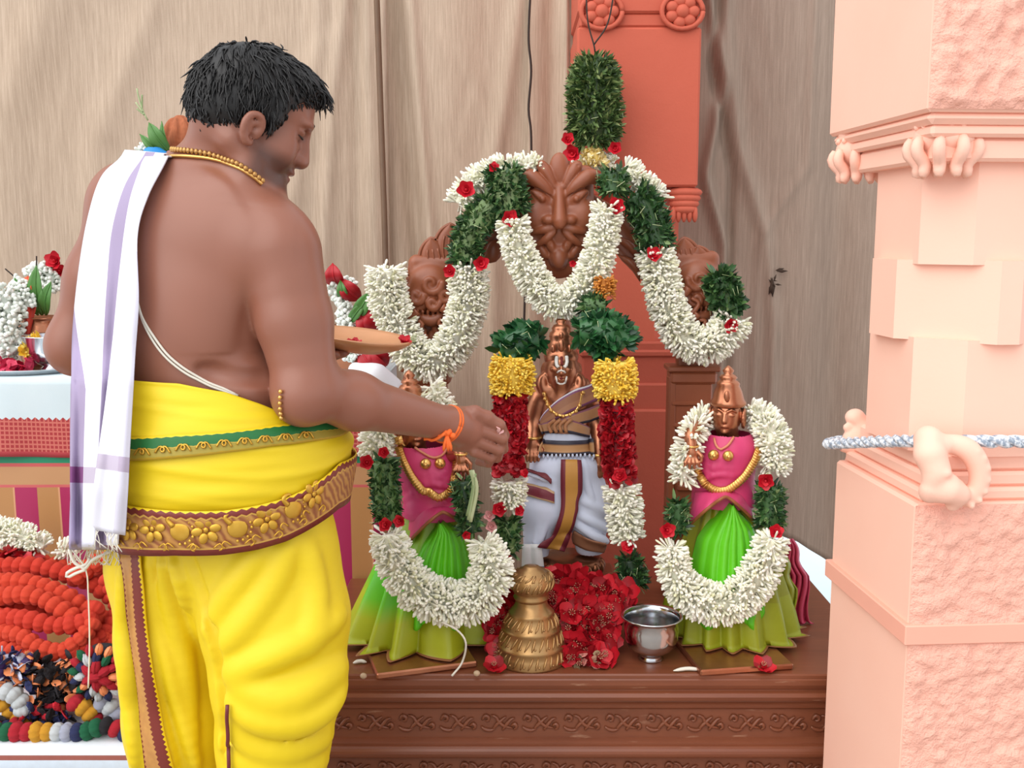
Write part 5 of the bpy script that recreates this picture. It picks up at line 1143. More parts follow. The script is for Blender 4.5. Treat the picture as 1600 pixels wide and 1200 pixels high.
# right group on the tall table, past the arm of the priest
c = np.array((P(548, 560, 2.8)[0], 2.8, TT)); t = thing('flower_arrangement', 'red and white flower arrangement with leaves behind the right arm of the priest', 'flowers', c)
b = MB(); b.lathe(c, [(0, 0), (.05, 0), (.05, .006), (.065, .05), (.06, .09), (.045, .11), (.052, .12), (.04, .112), (0, .1)], 32); part('pot', b, M['bronze'], t)
buds([(515, 448), (528, 462), (540, 480), (536, 498), (552, 505)], 2.75, 12, t, 77, 'white_flowers', 'jasmine_open', .018, .006, .01)
buds([(542, 440), (556, 446)], 2.78, 8, t, 78, 'white_flowers', 'jasmine_open', .016, .005, .01)
buds([(540, 552), (556, 556), (552, 545)], 2.74, 11, t, 79, 'white_flowers', 'jasmine_open', .018, .006, .01)
for (bs, tp, w_) in (((528, 448), (520, 412), .026), ((562, 468), (532, 436), .026), ((590, 515), (560, 488), .034), ((596, 512), (574, 482), .03), ((600, 590), (562, 545), .034), ((604, 570), (578, 540), .03)):
    b = MB(); broad_leaf(b, P(*bs, 2.77), P(*tp, 2.74), w_, .03); part('red_petal', b, M['red'], t, solid=.002)
for bs, tp, w_ in (((540, 470), (532, 438), .014), ((555, 500), (580, 455), .02), ((545, 505), (572, 470), .014)):
    b = MB(); broad_leaf(b, P(*bs, 2.75), P(*tp, 2.73), w_); part('leaf', b, M['green'], t, solid=.001)
f = SDF(P(545, 625, 2.75), P(640, 555, 2.5), .004); f.chain([P(556, 578, 2.63), P(585, 592, 2.62), P(612, 612, 2.62)], [.02, .034, .03], .03); f.ell(P(590, 606, 2.63), (.06, .03, .03), .03)
single('white_bundle', f.mb(3), plain('white cotton bundle', col(226, 226, 232), .85), 'white folded cotton bundle at the right end of the tall table', 'cloth bundle')

# ================================================================ low bench with the wool garlands
BF, BB, BX0, BX1 = 2.04, 2.5, -1.75, -.62; BZ = P(60, 1168, BF)[2]
t = thing('low_bench', 'low bench under a white cloth with a brown edge, holding the wool garlands', 'bench', ((BX0+BX1)/2, (BF+BB)/2, 0))
b = MB(); b.box(((BX0+BX1)/2, (BF+BB)/2, BZ-.02), (BX1-BX0-.02, BB-BF-.02, .03), bev=.004); part('seat', b, M['wood'], t, smooth=False)
for x in (BX0+.06, BX1-.06):
    for y in (BF+.06, BB-.06): b = MB(); b.box((x, y, (BZ-.035)/2), (.05, .05, BZ-.035), bev=.004); part('leg', b, M['wood'], t, smooth=False)
b = MB(); U = np.linspace(BX0, BX1, 60); g = np.array([[(x, BB, BZ), (x, (BF+BB)/2, BZ), (x, BF, BZ+.001), (x, BF-.008, BZ-.006)]+[(x, BF-.012-.006*math.sin(x*22)*v, BZ-.01-v*(BZ-.04)) for v in np.linspace(0, 1, 10)] for x in U]); tcv = np.array([[(x, v) for v in [0, 0, 0, .01]+list(np.linspace(.02, 1, 10))] for x in U])
b.grid(g, tc=tcv); part('bench_cloth', b, stripes('white bench cloth', [(0, col(222, 228, 236)), (.022, col(150, 84, 74)), (.06, col(206, 220, 236))], .8), t, solid=.003)
def puff_mesh(name, mat, ribs=9, sq=.8):
    f = MB(); a = np.arange(ribs*4)*2*math.pi/(ribs*4); th = np.linspace(0, math.pi, 9); rr = 1+.14*np.abs(np.cos(a*ribs/2))
    g = np.stack([np.sin(th)[:, None]*np.cos(a)*rr, np.sin(th)[:, None]*np.sin(a)*rr, np.repeat(sq*np.cos(th)[:, None], len(a), 1)], -1); f.grid(g, cv=True, tc=False); return f.mesh(name, mat)
def wool(name, c): 
    n = N(name); k = n.noise(9, 4); return n.out(n.mix(k, tuple(v*.82 for v in c[:3])+(1,), c), .85, bump=n.bump(n.noise(40, 3), .6, .03))
WO = {k: puff_mesh('puff', wool(k+' wool', c)) for k, c in dict(orange=col(248, 80, 48), orange2=col(240, 66, 42), white=col(232, 238, 242), yellow=col(240, 172, 44), red=col(206, 30, 50), green=col(20, 112, 72), navy=col(44, 52, 100), black=col(34, 30, 36), lav=col(196, 200, 222)).items()}
def puff_garland(L, Y, rpx, cols, label, group, name='wool_garland', sp=.72, tilt=0.):
    p = np.array([P(a[0], a[1], a[2] if len(a) > 2 else Y) for a in L]); R = rpx*Y/1600; p[:, 2] = np.maximum(p[:, 2], BZ+R); q = resample(p, step=R*sp*1.6)
    g = thing(name, label, 'garland', q[0], group); T, Nn, Bn = frames(q)
    b = MB(); b.tube(resample(q, step=.01), R*.35, 6); part('cord', b, WO[cols[0]].materials[0], g)
    for i, c in enumerate(q):
        o = put(WO[cols[i % len(cols)]], 'pompom', c, R*random.uniform(.92, 1.06), T[i]+RNG.normal(0, .12, 3), random.uniform(0, 6), g)
OL = ['orange wool garland sloping down across the top of the orange heap', 'orange wool garland second from the top of the orange heap', 'orange wool garland through the middle of the orange heap', 'orange wool garland curling back under the middle of the orange heap', 'orange wool garland hanging in a loop at the bottom of the orange heap', 'orange wool garland arching beside the dhoti at the top of the heap', 'orange wool garland hanging down beside the yellow dhoti', 'short orange wool garland at the lower left of the orange heap', 'orange wool garland lying along the back of the orange heap', 'orange wool garland sloping down behind the loose white thread']; og = 'orange wool garlands heaped on the low bench'
for i, (L, r_) in enumerate(([[(-25, 888, 2.36), (40, 884, 2.34), (100, 896, 2.33), (150, 915, 2.32), (200, 950, 2.32)], 15], [[(-25, 912, 2.3), (45, 910, 2.28), (110, 935, 2.26), (160, 968, 2.26), (200, 990, 2.26)], 14],
    [[(-25, 935, 2.26), (50, 930, 2.24), (105, 958, 2.22), (150, 990, 2.22), (195, 1006, 2.22)], 14], [[(-25, 962, 2.24), (40, 968, 2.2), (90, 978, 2.19), (135, 970, 2.2), (150, 950, 2.22)], 14],
    [[(-25, 985, 2.22), (30, 992, 2.18), (60, 1012, 2.16), (95, 1018, 2.16), (125, 1000, 2.17), (145, 975, 2.19)], 13], [[(120, 900, 2.3), (150, 880, 2.32), (180, 876, 2.34), (205, 900, 2.34)], 15],
    [[(168, 905, 2.28), (182, 940, 2.26), (176, 975, 2.24), (150, 1000, 2.2), (118, 1022, 2.16)], 13], [[(-25, 1008, 2.2), (15, 1016, 2.17), (45, 1024, 2.16)], 13], [[(-25, 872, 2.42), (20, 868, 2.42), (70, 880, 2.4), (120, 890, 2.4), (170, 890, 2.4)], 14], [[(-25, 950, 2.3), (60, 955, 2.28), (140, 990, 2.28), (200, 1020, 2.26)], 15])):
    puff_garland(L, 2.25, r_, ['orange'] if i % 3 else ['orange2'], OL[i], og)
cgp = 'coloured wool garlands on the low bench'
puff_garland([(-20, 1156), (20, 1154), (60, 1150), (95, 1152), (130, 1146), (165, 1134), (196, 1144)], 2.07, 15, ['navy', 'green', 'green', 'red', 'red', 'yellow', 'yellow', 'white', 'lav', 'navy', 'green', 'green', 'black', 'red'], 'wool garland of green, red, yellow and white puffs along the front of the bench', cgp)
puff_garland([(-20, 1088), (2, 1098), (20, 1118), (40, 1126)], 2.12, 13, ['yellow'], 'yellow wool puffs at the left edge of the bench', cgp)
puff_garland([(10, 1080), (28, 1090), (36, 1108)], 2.11, 14, ['white'], 'white wool puffs above the yellow ones at the left of the bench', cgp)
puff_garland([(118, 1098), (138, 1110), (152, 1130), (160, 1144)], 2.1, 14, ['red', 'yellow', 'yellow', 'red'], 'red and yellow wool puffs in the middle of the bench', cgp)
puff_garland([(158, 1098), (176, 1108), (186, 1130)], 2.11, 14, ['lav', 'white'], 'lavender and white wool puffs beside the yellow dhoti', cgp)
puff_garland([(-20, 1132), (6, 1136), (24, 1132)], 2.1, 12, ['red', 'red', 'navy'], 'red wool puffs under the yellow ones at the left of the bench', cgp)
def ribbon_bunch(px, py, Y, rx, ry, n, mats, label, seed, name='ribbon_bunch', ring=False):
    r = np.random.default_rng(seed); t = thing(name, label, 'garland', G(px, py, BZ) if False else P(px, py, Y), cgp); ms = [MB() for _ in mats]
    for i in range(n):
        if ring: a = r.uniform(0, 6.28); k = r.choice((.35, .65, .95)); x, y = px+rx*k*math.cos(a), py+ry*k*math.sin(a)
        else: x, y = px+r.uniform(-rx, rx), py+r.uniform(-ry, ry)
        p = P(x, y, Y+r.uniform(-.03, .03)); p[2] = max(p[2], BZ+.012); d = r.normal(size=(1, 3))*(1, .5, 1); d[0, 1] -= .3; j = r.integers(len(mats)); ms[j].inst(*PETAL, basis(d, np.array([r.uniform(0, 6)]), .02*r.uniform(.7, 1.2), .026*r.uniform(.7, 1.3)), p[None])
    f = MB(); f.blob(P(px, py, Y+.045), (rx*Y/1600*1.0, .035, ry*Y/1600*1.0), nu=16, nv=10); part('core', f, mats[0], t)
    for m_, mt in zip(ms, mats):
        if m_.n: part('ribbons', m_, mt, t, kind='stuff', solid=.001)
mk = lambda k: WO[k].materials[0]
OR = plain('peach ribbon', col(226, 134, 84), .5)
ribbon_bunch(100, 1070, 2.15, 52, 40, 260, [mk('black'), mk('black'), OR], 'black and peach ribbon garland bunched in the middle of the bench', 5)
def rosette(px, py, Y, r0, label):
    c = P(px, py, Y); t = thing('wool_rosette', label, 'garland', c, cgp); cols_ = ['red', 'white', 'green', 'peach', 'navy']; R0 = r0*Y/1540
    b = MB(); b.blob(c+np.array((0, .02, 0)), (R0*.95, .03, R0*.95), nu=16, nv=8); part('core', b, mk('black'), t)
    for k, (n_, rr, sz) in enumerate(((1, 0, .3), (6, .36, .3), (11, .66, .26), (16, .93, .24))):
        for i in range(n_):
            a = i*2*math.pi/n_+k*.5; p = c+np.array((math.cos(a)*rr*R0, -.02*(1-rr)-.012, math.sin(a)*rr*R0)); cl = cols_[(i*2+k+(i//3)) % 5] if k > 1 else 'red'
            o = put(LOBE[cl], 'lobe', p, R0*sz, (math.cos(a)*.5, -1, math.sin(a)*.5), a+1.57, t)
def lobe_mesh(m_): b = MB(); b.blob((0, 0, 0), (.62, 1, .7), nu=10, nv=7); b.tube(np.array([(0, -.9, .35), (0, 0, .72), (0, .9, .35)]), .16, 5); return b.mesh('lobe', m_)
LOBE = {k: lobe_mesh(WO[k].materials[0]) for k in ('red', 'white', 'green', 'navy')}; LOBE['peach'] = lobe_mesh(OR)
rosette(158, 1048, 2.11, 42, 'round multicoloured wool rosette beside the yellow dhoti')
ribbon_bunch(18, 1044, 2.14, 34, 24, 120, [plain('purple ribbon', col(58, 38, 96), .5), mk('navy'), mk('lav'), OR], 'purple ribbon garland at the left edge of the bench', 7)
ribbon_bunch(60, 1120, 2.13, 50, 14, 90, [mk('black'), mk('navy'), mk('red')], 'dark ribbon garland under the white wool puffs', 8)
g = garland('white jasmine garland lying on top of the orange wool heap', P(30, 840, 2.42), 'garlands on the low bench')
buds([(-30, 828), (5, 832), (40, 842), (66, 858)], 2.42, 24, g, 81); buds([(92, 858), (108, 866)], 2.42, 12, g, 82)
petal_heap(22, 868, 2.38, 16, 7, 36, M['red'], 'red petals on the orange wool heap', 'red_petals', .03, 5, BZ+.2)
# ================================================================ the priest
def skin_mat():
    n = N('brown skin'); sp = n.tc(); base = n.mix(n.noise(5, 3), col(136, 86, 68), col(152, 98, 79)); base = n.mix(n.math('MULTIPLY', sp[0], .6), base, col(58, 36, 30)); base = n.mix(n.math('MULTIPLY', sp[1], .6), base, col(120, 58, 54))
    return n.out(base, .38, bump=n.bump(n.noise(300, 2), .06, .0008), **{'Subsurface Weight': .06, 'Subsurface Radius': (.012, .005, .003), 'Specular IOR Level': .5})
M['skin'] = skin_mat(); M['hair'] = plain('black hair', col(17, 14, 14), .5, 0, 60, .4)
YEL = col(240, 204, 22)
def yellow_mat():
    n = N('yellow silk'); k = n.noise(3, 4); f = n.noise(30, 4, stretch=(1, 1, 4))
    return n.out(n.mix(n.math('ADD', n.math('MULTIPLY', k, .6), n.math('MULTIPLY', f, .3)), col(222, 190, 10), col(244, 216, 22)), .55, bump=n.bump(n.noise(500, 2), .15, .0006))
M['yellow_silk'] = yellow_mat()
AB = math.radians(38); RB = rotz(-AB); fwdB = RB@np.array((0, 1, 0)); rgtB = RB@np.array((1, 0, 0))
t = thing('person', 'bare backed man in yellow dhoti and white shoulder cloth reaching toward the main statue', 'person', (P(340, 1000, 1.63)[0], 1.63, 0))
# head frame
K = .96; HC = P(398, 165, 1.60); yw = math.radians(70); pt = math.radians(25); fh = np.array((math.sin(yw), math.cos(yw), 0)); z_ = np.array((0, 0, 1.))
HF = fh*math.cos(pt)-z_*math.sin(pt); HU = fh*math.sin(pt)+z_*math.cos(pt); HL = np.cross(HU, HF); HR = np.stack([HF, HL, HU], 1)
def h(f, l, u): return HC+HR@(np.array((f*.965, l, u))*K)
def head_local(V): q = (V-HC)@HR/K; q[:, 0] /= .965; return q
B = SDF((-.88, 1.30, -.01), (.03, 2.06, 1.72), .0031)
def he(f, l, u, rf, rl, ru, k=.01, mode='add', rot=None):
    R = HR if rot is None else HR@rot; B.ell(h(f, l, u), np.array((rf, rl, ru))*K, k, R, mode)
he(-.002, 0, .010, .091, .074, .074); he(.04, 0, .012, .046, .056, .05, .02); he(.042, 0, -.045, .05, .056, .066, .02); he(.03, 0, -.07, .052, .054, .038, .02); he(.072, 0, -.098, .02, .026, .017, .02)
B.chain([h(-.01, -.052, -.07), h(.03, -.05, -.096), h(.068, -.02, -.108)], [.02, .018, .015], .02); B.chain([h(-.01, .052, -.07), h(.03, .05, -.096), h(.068, .02, -.108)], [.02, .018, .015], .02)
for s in (-1, 1):
    he(.055, s*.04, -.05, .03, .022, .034, .015); he(.083, s*.026, .004, .014, .026, .009, .012); he(.088, s*.031, -.014, .016, .02, .0105, .01, 'sub'); he(.072, s*.031, -.013, .0135, .0145, .0125, .004); he(.076, s*.031, -.0105, .0125, .0175, .006, .003)
    he(.096, s*.0125, -.05, .011, .008, .009, .006); he(.108, s*.006, -.057, .004, .0035, .004, .003, 'sub')
B.cone(h(.088, 0, .002), h(.105, 0, -.046), .0075*K, .0115*K, .01); he(.1, 0, -.05, .0125, .0115, .01, .006)
B.ell(h(.088, 0, -.072), np.array((.0125, .02, .008))*K, .008, HR); he(.09, 0, -.0725, .011, .022, .0055, .004); he(.088, 0, -.084, .0105, .019, .0065, .005); he(.098, 0, -.0785, .008, .022, .0018, .003, 'sub'); he(.08, 0, -.094, .008, .02, .004, .008, 'sub')
for s in (-1, 1):                      # ears
    e = lambda f, u, l=.0: h(.008+f*.8, s*(.0745+l*.85), -.046+u*.8)
    B.chain([e(.012, -.01, .002), e(.014, .012, .006), e(.004, .027, .012), e(-.013, .024, .016), e(-.02, .006, .018), e(-.015, -.014, .014), e(-.003, -.026, .008), e(.006, -.024, .003)], np.array([.0045, .0048, .0052, .0055, .0055, .0052, .0062, .005])*.88, .003, smooth=22)
    B.chain([e(.004, .014, .006), e(-.009, .008, .011), e(-.007, -.01, .008)], .0036, .004, smooth=10); B.ell(e(-.003, 0, -.002), (.011, .006, .019), .004, HR); B.ell(e(.008, -.003, .004), (.005, .005, .006), .003, HR)
# neck and torso
B.chain([h(-.03, 0, -.045), P(349, 250, 1.62), P(336, 305, 1.63)], [.053, .053, .06], .03)
B.ell(P(282, 432, 1.625), (.17, .112, .178), .05, RB); B.ell(P(300, 348, 1.63), (.165, .088, .085), .05, RB)
B.chain([P(345, 275, 1.63), P(386, 330, 1.585), P(428, 378, 1.545)], [.043, .042, .045], .04); B.chain([P(322, 280, 1.65), P(262, 300, 1.69), P(205, 312, 1.735)], [.043, .045, .046], .04)
B.ell(P(350, 392, 1.53), (.06, .024, .085), .05, RB); B.ell(P(243, 395, 1.58), (.055, .03, .085), .04, RB)
B.ell(P(296, 545, 1.635), (.163, .136, .17), .06, RB); B.ell(P(335, 660, 1.65), (.185, .165, .13), .06, RB); B.ell(P(345, 740, 1.63), (.18, .155, .14), .05, RB)
B.ell(P(378, 600, 1.555), (.06, .05, .045), .03, RB)
bk = lambda x, y, d=.118: None
B.chain([P(315, 578, 1.49), P(370, 588, 1.49), P(425, 588, 1.52)], [.002, .0045, .003], .02, 'sub', smooth=10)
# right arm and hand
SH, EL, WR = P(440, 398, 1.53), P(480, 608, 1.505), P(704, 664, 1.72)
B.ell(P(436, 396, 1.535), (.058, .056, .072), .04, RB); B.cone(SH, lerp(SH, EL, .5), .058, .0555, .012); B.cone(lerp(SH, EL, .5), EL, .0555, .046, .012)
B.cone(EL, lerp(EL, WR, .3), .043, .043, .02); B.cone(lerp(EL, WR, .3), WR, .043, .0275, .02); B.ell(EL+np.array((-.008, -.01, -.012)), .036, .03)
HY = 1.745; hp = lambda x, y, d=0.: P(x, y, HY+d)
B.chain([WR, hp(718, 668), hp(732, 672, .008)], [.0285, .029, .029], .02); B.box(hp(727, 676, .010), (.027, .017, .034), .015, .012, rotz(.25)@roty(.12))
fing = [((750, 654), (781, 664), (788, 680), (772, 688), .0102), ((752, 673), (785, 685), (786, 701), (770, 704), .0104), ((748, 691), (779, 703), (777, 715), (761, 714), .0098), ((740, 706), (766, 716), (763, 724), (748, 722), .0088)]
for i, (m_, p_, d_, e_, r_) in enumerate(fing): B.chain([hp(*m_, 0.002), hp(*p_, .012+.004*i), hp(*d_, .036), hp(*e_, .052)], [r_*1.05, r_*.98, r_*.93, r_*.82], .0025)
B.chain([hp(716, 648, .005), hp(742, 645, -.004), hp(762, 652, .004), hp(780, 664, .02)], [.014, .0125, .0108, .0085], .006)
# left arm, bent under the plate
S2, E2, W2 = P(192, 330, 1.735), P(120, 540, 1.735), P(425, 560, 1.93)
B.ell(P(196, 320, 1.735), (.052, .055, .066), .04, RB); B.cone(S2, lerp(S2, E2, .5), .052, .051, .03); B.cone(lerp(S2, E2, .5), E2, .051, .045, .03); B.cone(E2, lerp(E2, W2, .3), .046, .046, .03); B.cone(lerp(E2, W2, .3), W2, .046, .028, .03)
hq = P(470, 556, 1.955); B.ell(hq, (.045, .04, .016), .014); B.cone(W2, hq, .028, .02, .02)
for k in range(4): B.chain([hq+np.array((.03, -.03+.02*k, .0)), hq+np.array((.065, -.034+.023*k, .002)), hq+np.array((.09-.01*abs(k-1.5), -.036+.024*k, .006))], [.0105, .0098, .008], .003)
B.chain([hq+np.array((-.01, -.035, .004)), hq+np.array((.01, -.055, .02)), hq+np.array((.035, -.055, .032))], [.013, .011, .0085], .006)
# legs and feet under the cloth
for A, Kn, An in ((P(412, 850, 1.59), P(430, 1130, 1.59), (-.30, 1.63, .09)), (P(275, 850, 1.70), P(285, 1130, 1.71), (-.50, 1.75, .09))):
    An = np.array(An); B.cone(A, Kn, .085, .06, .03); B.cone(Kn, An, .06, .04, .03); B.chain([An+np.array((0, 0, -.04)), An+fwdB*.1+np.array((0, 0, -.06)), An+fwdB*.18+np.array((0, 0, -.07))], [.04, .03, .02], .03)
def skin_tc(V):
    q = head_local(V); hd = np.exp(-(np.linalg.norm(q-np.array((.05, 0, -.05)), axis=1)/.11)**8)
    beard = 1.25*np.clip((-.05-q[:, 2])/.02+np.clip((q[:, 0]-.085)/.01, -1, 0)*.0, 0, 1)*np.clip((q[:, 0]-.012)/.02, 0, 1)*hd*np.clip((.112-np.abs(q[:, 2]))/.01, 0, 1)
    lip = np.exp(-((q[:, 2]+.0785)/.011)**4-(q[:, 1]/.02)**4)*np.clip((q[:, 0]-.083)/.008, 0, 1)*hd
    chin = q[:, 2] < -.12; beard[chin] = 0
    return np.stack([beard*(1-lip), lip, 0*lip], 1)
bm = B.mb(1, skin_tc); body = part('body', bm, M['skin'], t); bv = bm.bvh(); del B.D
# hair
Hh = SDF(HC-.17, HC+.17, .003)
def hh(f, l, u, rf, rl, ru, k=.015, mode='add'): Hh.ell(h(f, l, u), np.array((rf, rl, ru))*K, k, HR, mode)
hh(-.002, 0, .012, .097, .081, .081); hh(-.042, 0, -.03, .052, .068, .048, .03); hh(.048, .0, .056, .038, .055, .03, .02); hh(.074, 0, .06, .016, .04, .016, .015)
hh(.092, 0, -.032, .064, .12, .078, .005, 'sub'); hh(.02, 0, -.12, .09, .12, .055, .01, 'sub')
for s in (-1, 1): hh(.006, s*.09, -.052, .024, .04, .03, .006, 'sub'); Hh.chain([h(.038, s*.07, .01), h(.036, s*.069, -.014), h(.033, s*.067, -.03)], [.009, .008, .005], .006)
HV, HQ = Hh.mesh(2); hm = MB(); hm.add(HV, HQ); hair = part('hair', hm, M['hair'], t); hb = hm.bvh()
m = MB(); r = np.random.default_rng(5); crown = h(-.05, .01, .1)
for i in r.integers(0, len(HV), 2600):
    p = HV[i]; q = head_local(p[None])[0]; n = nrm(p-h(-.005, 0, .0)); d = nrm(p-crown); d = nrm(d-n*(d@n)+HF*.25*(q[2] > .03)+r.normal(0, .13, 3)); l = r.uniform(.016, .036)*(.35 if (q[0] > .035 and q[2] < .06) or q[2] < -.03 else 1); c = np.cross(n, d)*r.normal(0, .3)
    pts = [p-n*.002, p+d*l*.35+n*.0012+c*l*.1, p+d*l*.7+n*.001+c*l*.35, p+d*l-n*(.001 if r.random() < .9 else -.002)+c*l*.7]; m.tube(np.array(pts), [.0012, .0016, .0012, .0003], 4, cap=False)
for L in ([(352, 84), (350, 72), (343, 66)], [(358, 82), (359, 70), (355, 64)], [(366, 80), (370, 70), (366, 66)], [(424, 80), (428, 70), (422, 66)], [(436, 84), (442, 75), (438, 69)], [(300, 148), (292, 156), (282, 154)], [(300, 132), (296, 124), (300, 116)], [(505, 150), (508, 160), (503, 172)], [(498, 140), (503, 156), (498, 170)]): m.tube(resample(PP(L, 1.6), n=7), np.linspace(.003, .0006, 7), 5)
part('hair_strand', m, M['hair'], hair, kind='stuff')
for s in (-1, 1):
    m = MB(); m.tube(resample(np.array([h(.096, s*.012, .004), h(.094, s*.026, .0085), h(.078, s*.046, .004)]), n=9), np.array([.002, .0034, .0038, .0038, .0036, .0032, .0028, .002, .001]), 6, flat=.7); part('eyebrow', m, M['hair'], t)
    m = MB(); m.tube(resample(np.array([h(.086, s*.018, -.0165), h(.0885, s*.03, -.0185), h(.078, s*.045, -.017)]), n=8), np.array([.0006, .0012, .0014, .0014, .0014, .0013, .001, .0006]), 5); part('eyelash', m, M['hair'], t)
# necklaces
m = MB(); q = laid(bv, [(268, 246), (300, 246), (335, 250), (372, 262), (396, 278), (408, 290)], .003, 1.6, .004); m.tube(q, .0028, 6); part('neck_chain', m, M['gold'], t)
m = MB(); q = laid(bv, [(272, 237), (305, 238), (338, 243), (370, 255), (395, 272), (407, 284)], .005, 1.6, .0075)
for p in q: m.blob(p, (.0038, .0038, .0044), nu=8, nv=6)
m.tube(q, .0015, 5); part('bead_necklace', m, metal('gilded beads', col(150, 104, 56), col(214, 168, 104), .4), t, kind='stuff')
# sacred thread across the back, and the wrist thread
th = thing('sacred_thread', 'white sacred thread slung across the bare back of the priest', 'thread', P(290, 580, 1.5))
for o in (0, 3.5):
    m = MB(); m.tube(laid(bv, [(214, 462), (224, 500-o), (240+o, 532-o), (262+o, 560-o), (292+o, 584-o), (325, 602-o), (350, 611-o), (372, 618)], .0022, 1.5), .0019, 6); part('cord', m, M['string'], th)
wt = thing('wrist_thread', 'orange knotted thread tied around the right wrist of the priest', 'thread', WR); OT = plain('orange thread', col(240, 108, 40), .7, 0, 200, .2)
d = nrm(WR-EL); a1 = nrm(np.cross(d, z_)); a2 = np.cross(a1, d); ka = np.linspace(0, 2*math.pi, 30); cw = lerp(EL, WR, .975)
for o in (-.003, .003): m = MB(); m.tube(cw+d*o+.0315*(np.cos(ka)[:, None]*a1+np.sin(ka)[:, None]*a2)+d*.004*np.sin(ka)[:, None], .0028, 6); part('loop', m, OT, wt)
m = MB(); kn = cast(bv, 697, 678, .004, 1.68)
for i in range(7): m.blob(kn+RNG.normal(0, .005, 3)*(1, .4, 1), .0052, nu=8, nv=6)
for dx in (-.006, .002, .007): m.tube(resample(np.array([kn, kn+(dx*.6, -.004, -.012), kn+(dx, -.002, -.026)]), n=7), np.array([.003, .003, .003, .003, .0034, .003, .001]), 5)
m.tube(laid(bv, [(662, 686), (680, 684), (695, 674)], .003, 1.68), .003, 6); part('knot', m, OT, wt)
m = MB(); m.inst(*PETAL, basis(np.array([(.6, -.3, .4), (.8, -.2, -.1), (.5, -.5, .2)]), np.array([0., 1, 2]), .014, .02), np.array([hp(770, 672, .012)]*3)); single('petal_pinch', m, M['pink'], 'pinch of petals between the fingers of the priest', 'petals', solid=.001)

# dhoti: the wrapped waist
hz = lambda y: P(345, y, 1.62)[2]
tab = np.array([(870, 352, .188, .172), (840, 348, .192, .176), (790, 344, .2, .186), (730, 342, .212, .198), (690, 340, .212, .198), (650, 332, .203, .188), (610, 312, .186, .172), (580, 303, .178, .16)])
def hipRC(z):
    zz = np.array([hz(y) for y in tab[:, 0]]); cxw = np.array([P(a[1], a[0], 1.625)[0] for a in tab])
    return np.interp(z, zz, cxw), np.interp(z, zz, tab[:, 2]), np.interp(z, zz, tab[:, 3])
def hip(th, z, off=0.):
    cxw, w, d = hipRC(z); n = np.stack([np.cos(th)/w, np.sin(th)/d, 0*th], -1); n = nrm(n)
    lo = np.stack([w*np.cos(th), d*np.sin(th), 0*th], -1)+n*np.reshape(off, np.shape(off)+(1,)) if np.ndim(off) else np.stack([w*np.cos(th), d*np.sin(th), 0*th], -1)+n*off
    return lo@RB.T+np.stack([cxw, 0*z+1.635, z], -1)
def hipgrid(zb, zt, nv, off, wr=0., seed=0, nth=200):
    r = np.random.default_rng(seed); TH = np.arange(nth)*2*math.pi/nth; rows = []
    for v in np.linspace(0, 1, nv):
        z = lerp(zb(TH), zt(TH), v); w = 0
        if wr:
            w = sum(wr*np.maximum(0, np.sin(k*z*1+2.2*np.sin(TH*m_+p)+p))**2.5 for k, m_, p in ((95, 1, .3), (150, 2, 1.7), (60, 1, 4.)))/2
        rows.append(hip(TH, z, off+w))
    return np.array(rows).transpose(1, 0, 2)
def thz(pts):                          # sight lines to (angle, height) on the wrap
    o = MB(); o.grid(hipgrid(lambda T: 0*T+hz(880), lambda T: 0*T+hz(570), 30, 0), cu=True); b_ = o.bvh(); out = []
    for x, y in pts:
        p = cast(b_, x, y)
        if p is None: continue
        cxw, w, d = hipRC(p[2]); l = (p-np.array((cxw, 1.635, 0)))@RB; out.append((math.atan2(l[1]/d, l[0]/w) % (2*math.pi), p[2]))
    out.sort(); A = np.array(out); return lambda T: np.interp(np.asarray(T) % (2*math.pi), np.r_[A[-1, 0]-2*math.pi, A[:, 0], A[0, 0]+2*math.pi], np.r_[A[-1, 1], A[:, 1], A[0, 1]])
ztop = thz([(160, 588), (205, 593), (280, 598), (350, 612), (400, 630), (440, 646), (480, 658), (515, 668)]); zbot = thz([(185, 850), (350, 850), (440, 830), (515, 790)])
m = MB(); m.grid(hipgrid(zbot, ztop, 60, .004, .0042, 3), cu=True); dh = part('dhoti', m, M['yellow_silk'], t, solid=.002, off=1); dbv = m.bvh()
GB = [(0, col(186, 150, 34)), (.1, col(168, 148, 50)), (.42, col(150, 140, 44)), (.44, col(206, 170, 60)), (.48, col(26, 110, 52)), (.9, YEL)]
def bandmesh(name, bot, top, off, mat, nv=8, par=None, wr=0.):
    zb, zt = thz(bot), thz(top); g = hipgrid(zb, zt, nv, off, wr); nth = len(g); u = np.arange(nth)/nth
    m = MB(); m.grid(g, cu=True, tc=np.stack([np.repeat(u[:, None], nv, 1), np.repeat(np.linspace(0, 1, nv)[None], nth, 0)], -1)); return part(name, m, mat, par or dh, solid=.0015, off=1)
bandmesh('green_border', [(170, 720), (205, 718), (280, 713), (350, 705), (420, 695), (480, 688), (518, 682)], [(170, 684), (205, 680), (280, 676), (350, 672), (420, 663), (480, 656), (515, 658)], .0125, stripes('green gold border', GB, .5, 1, (90, .07)))
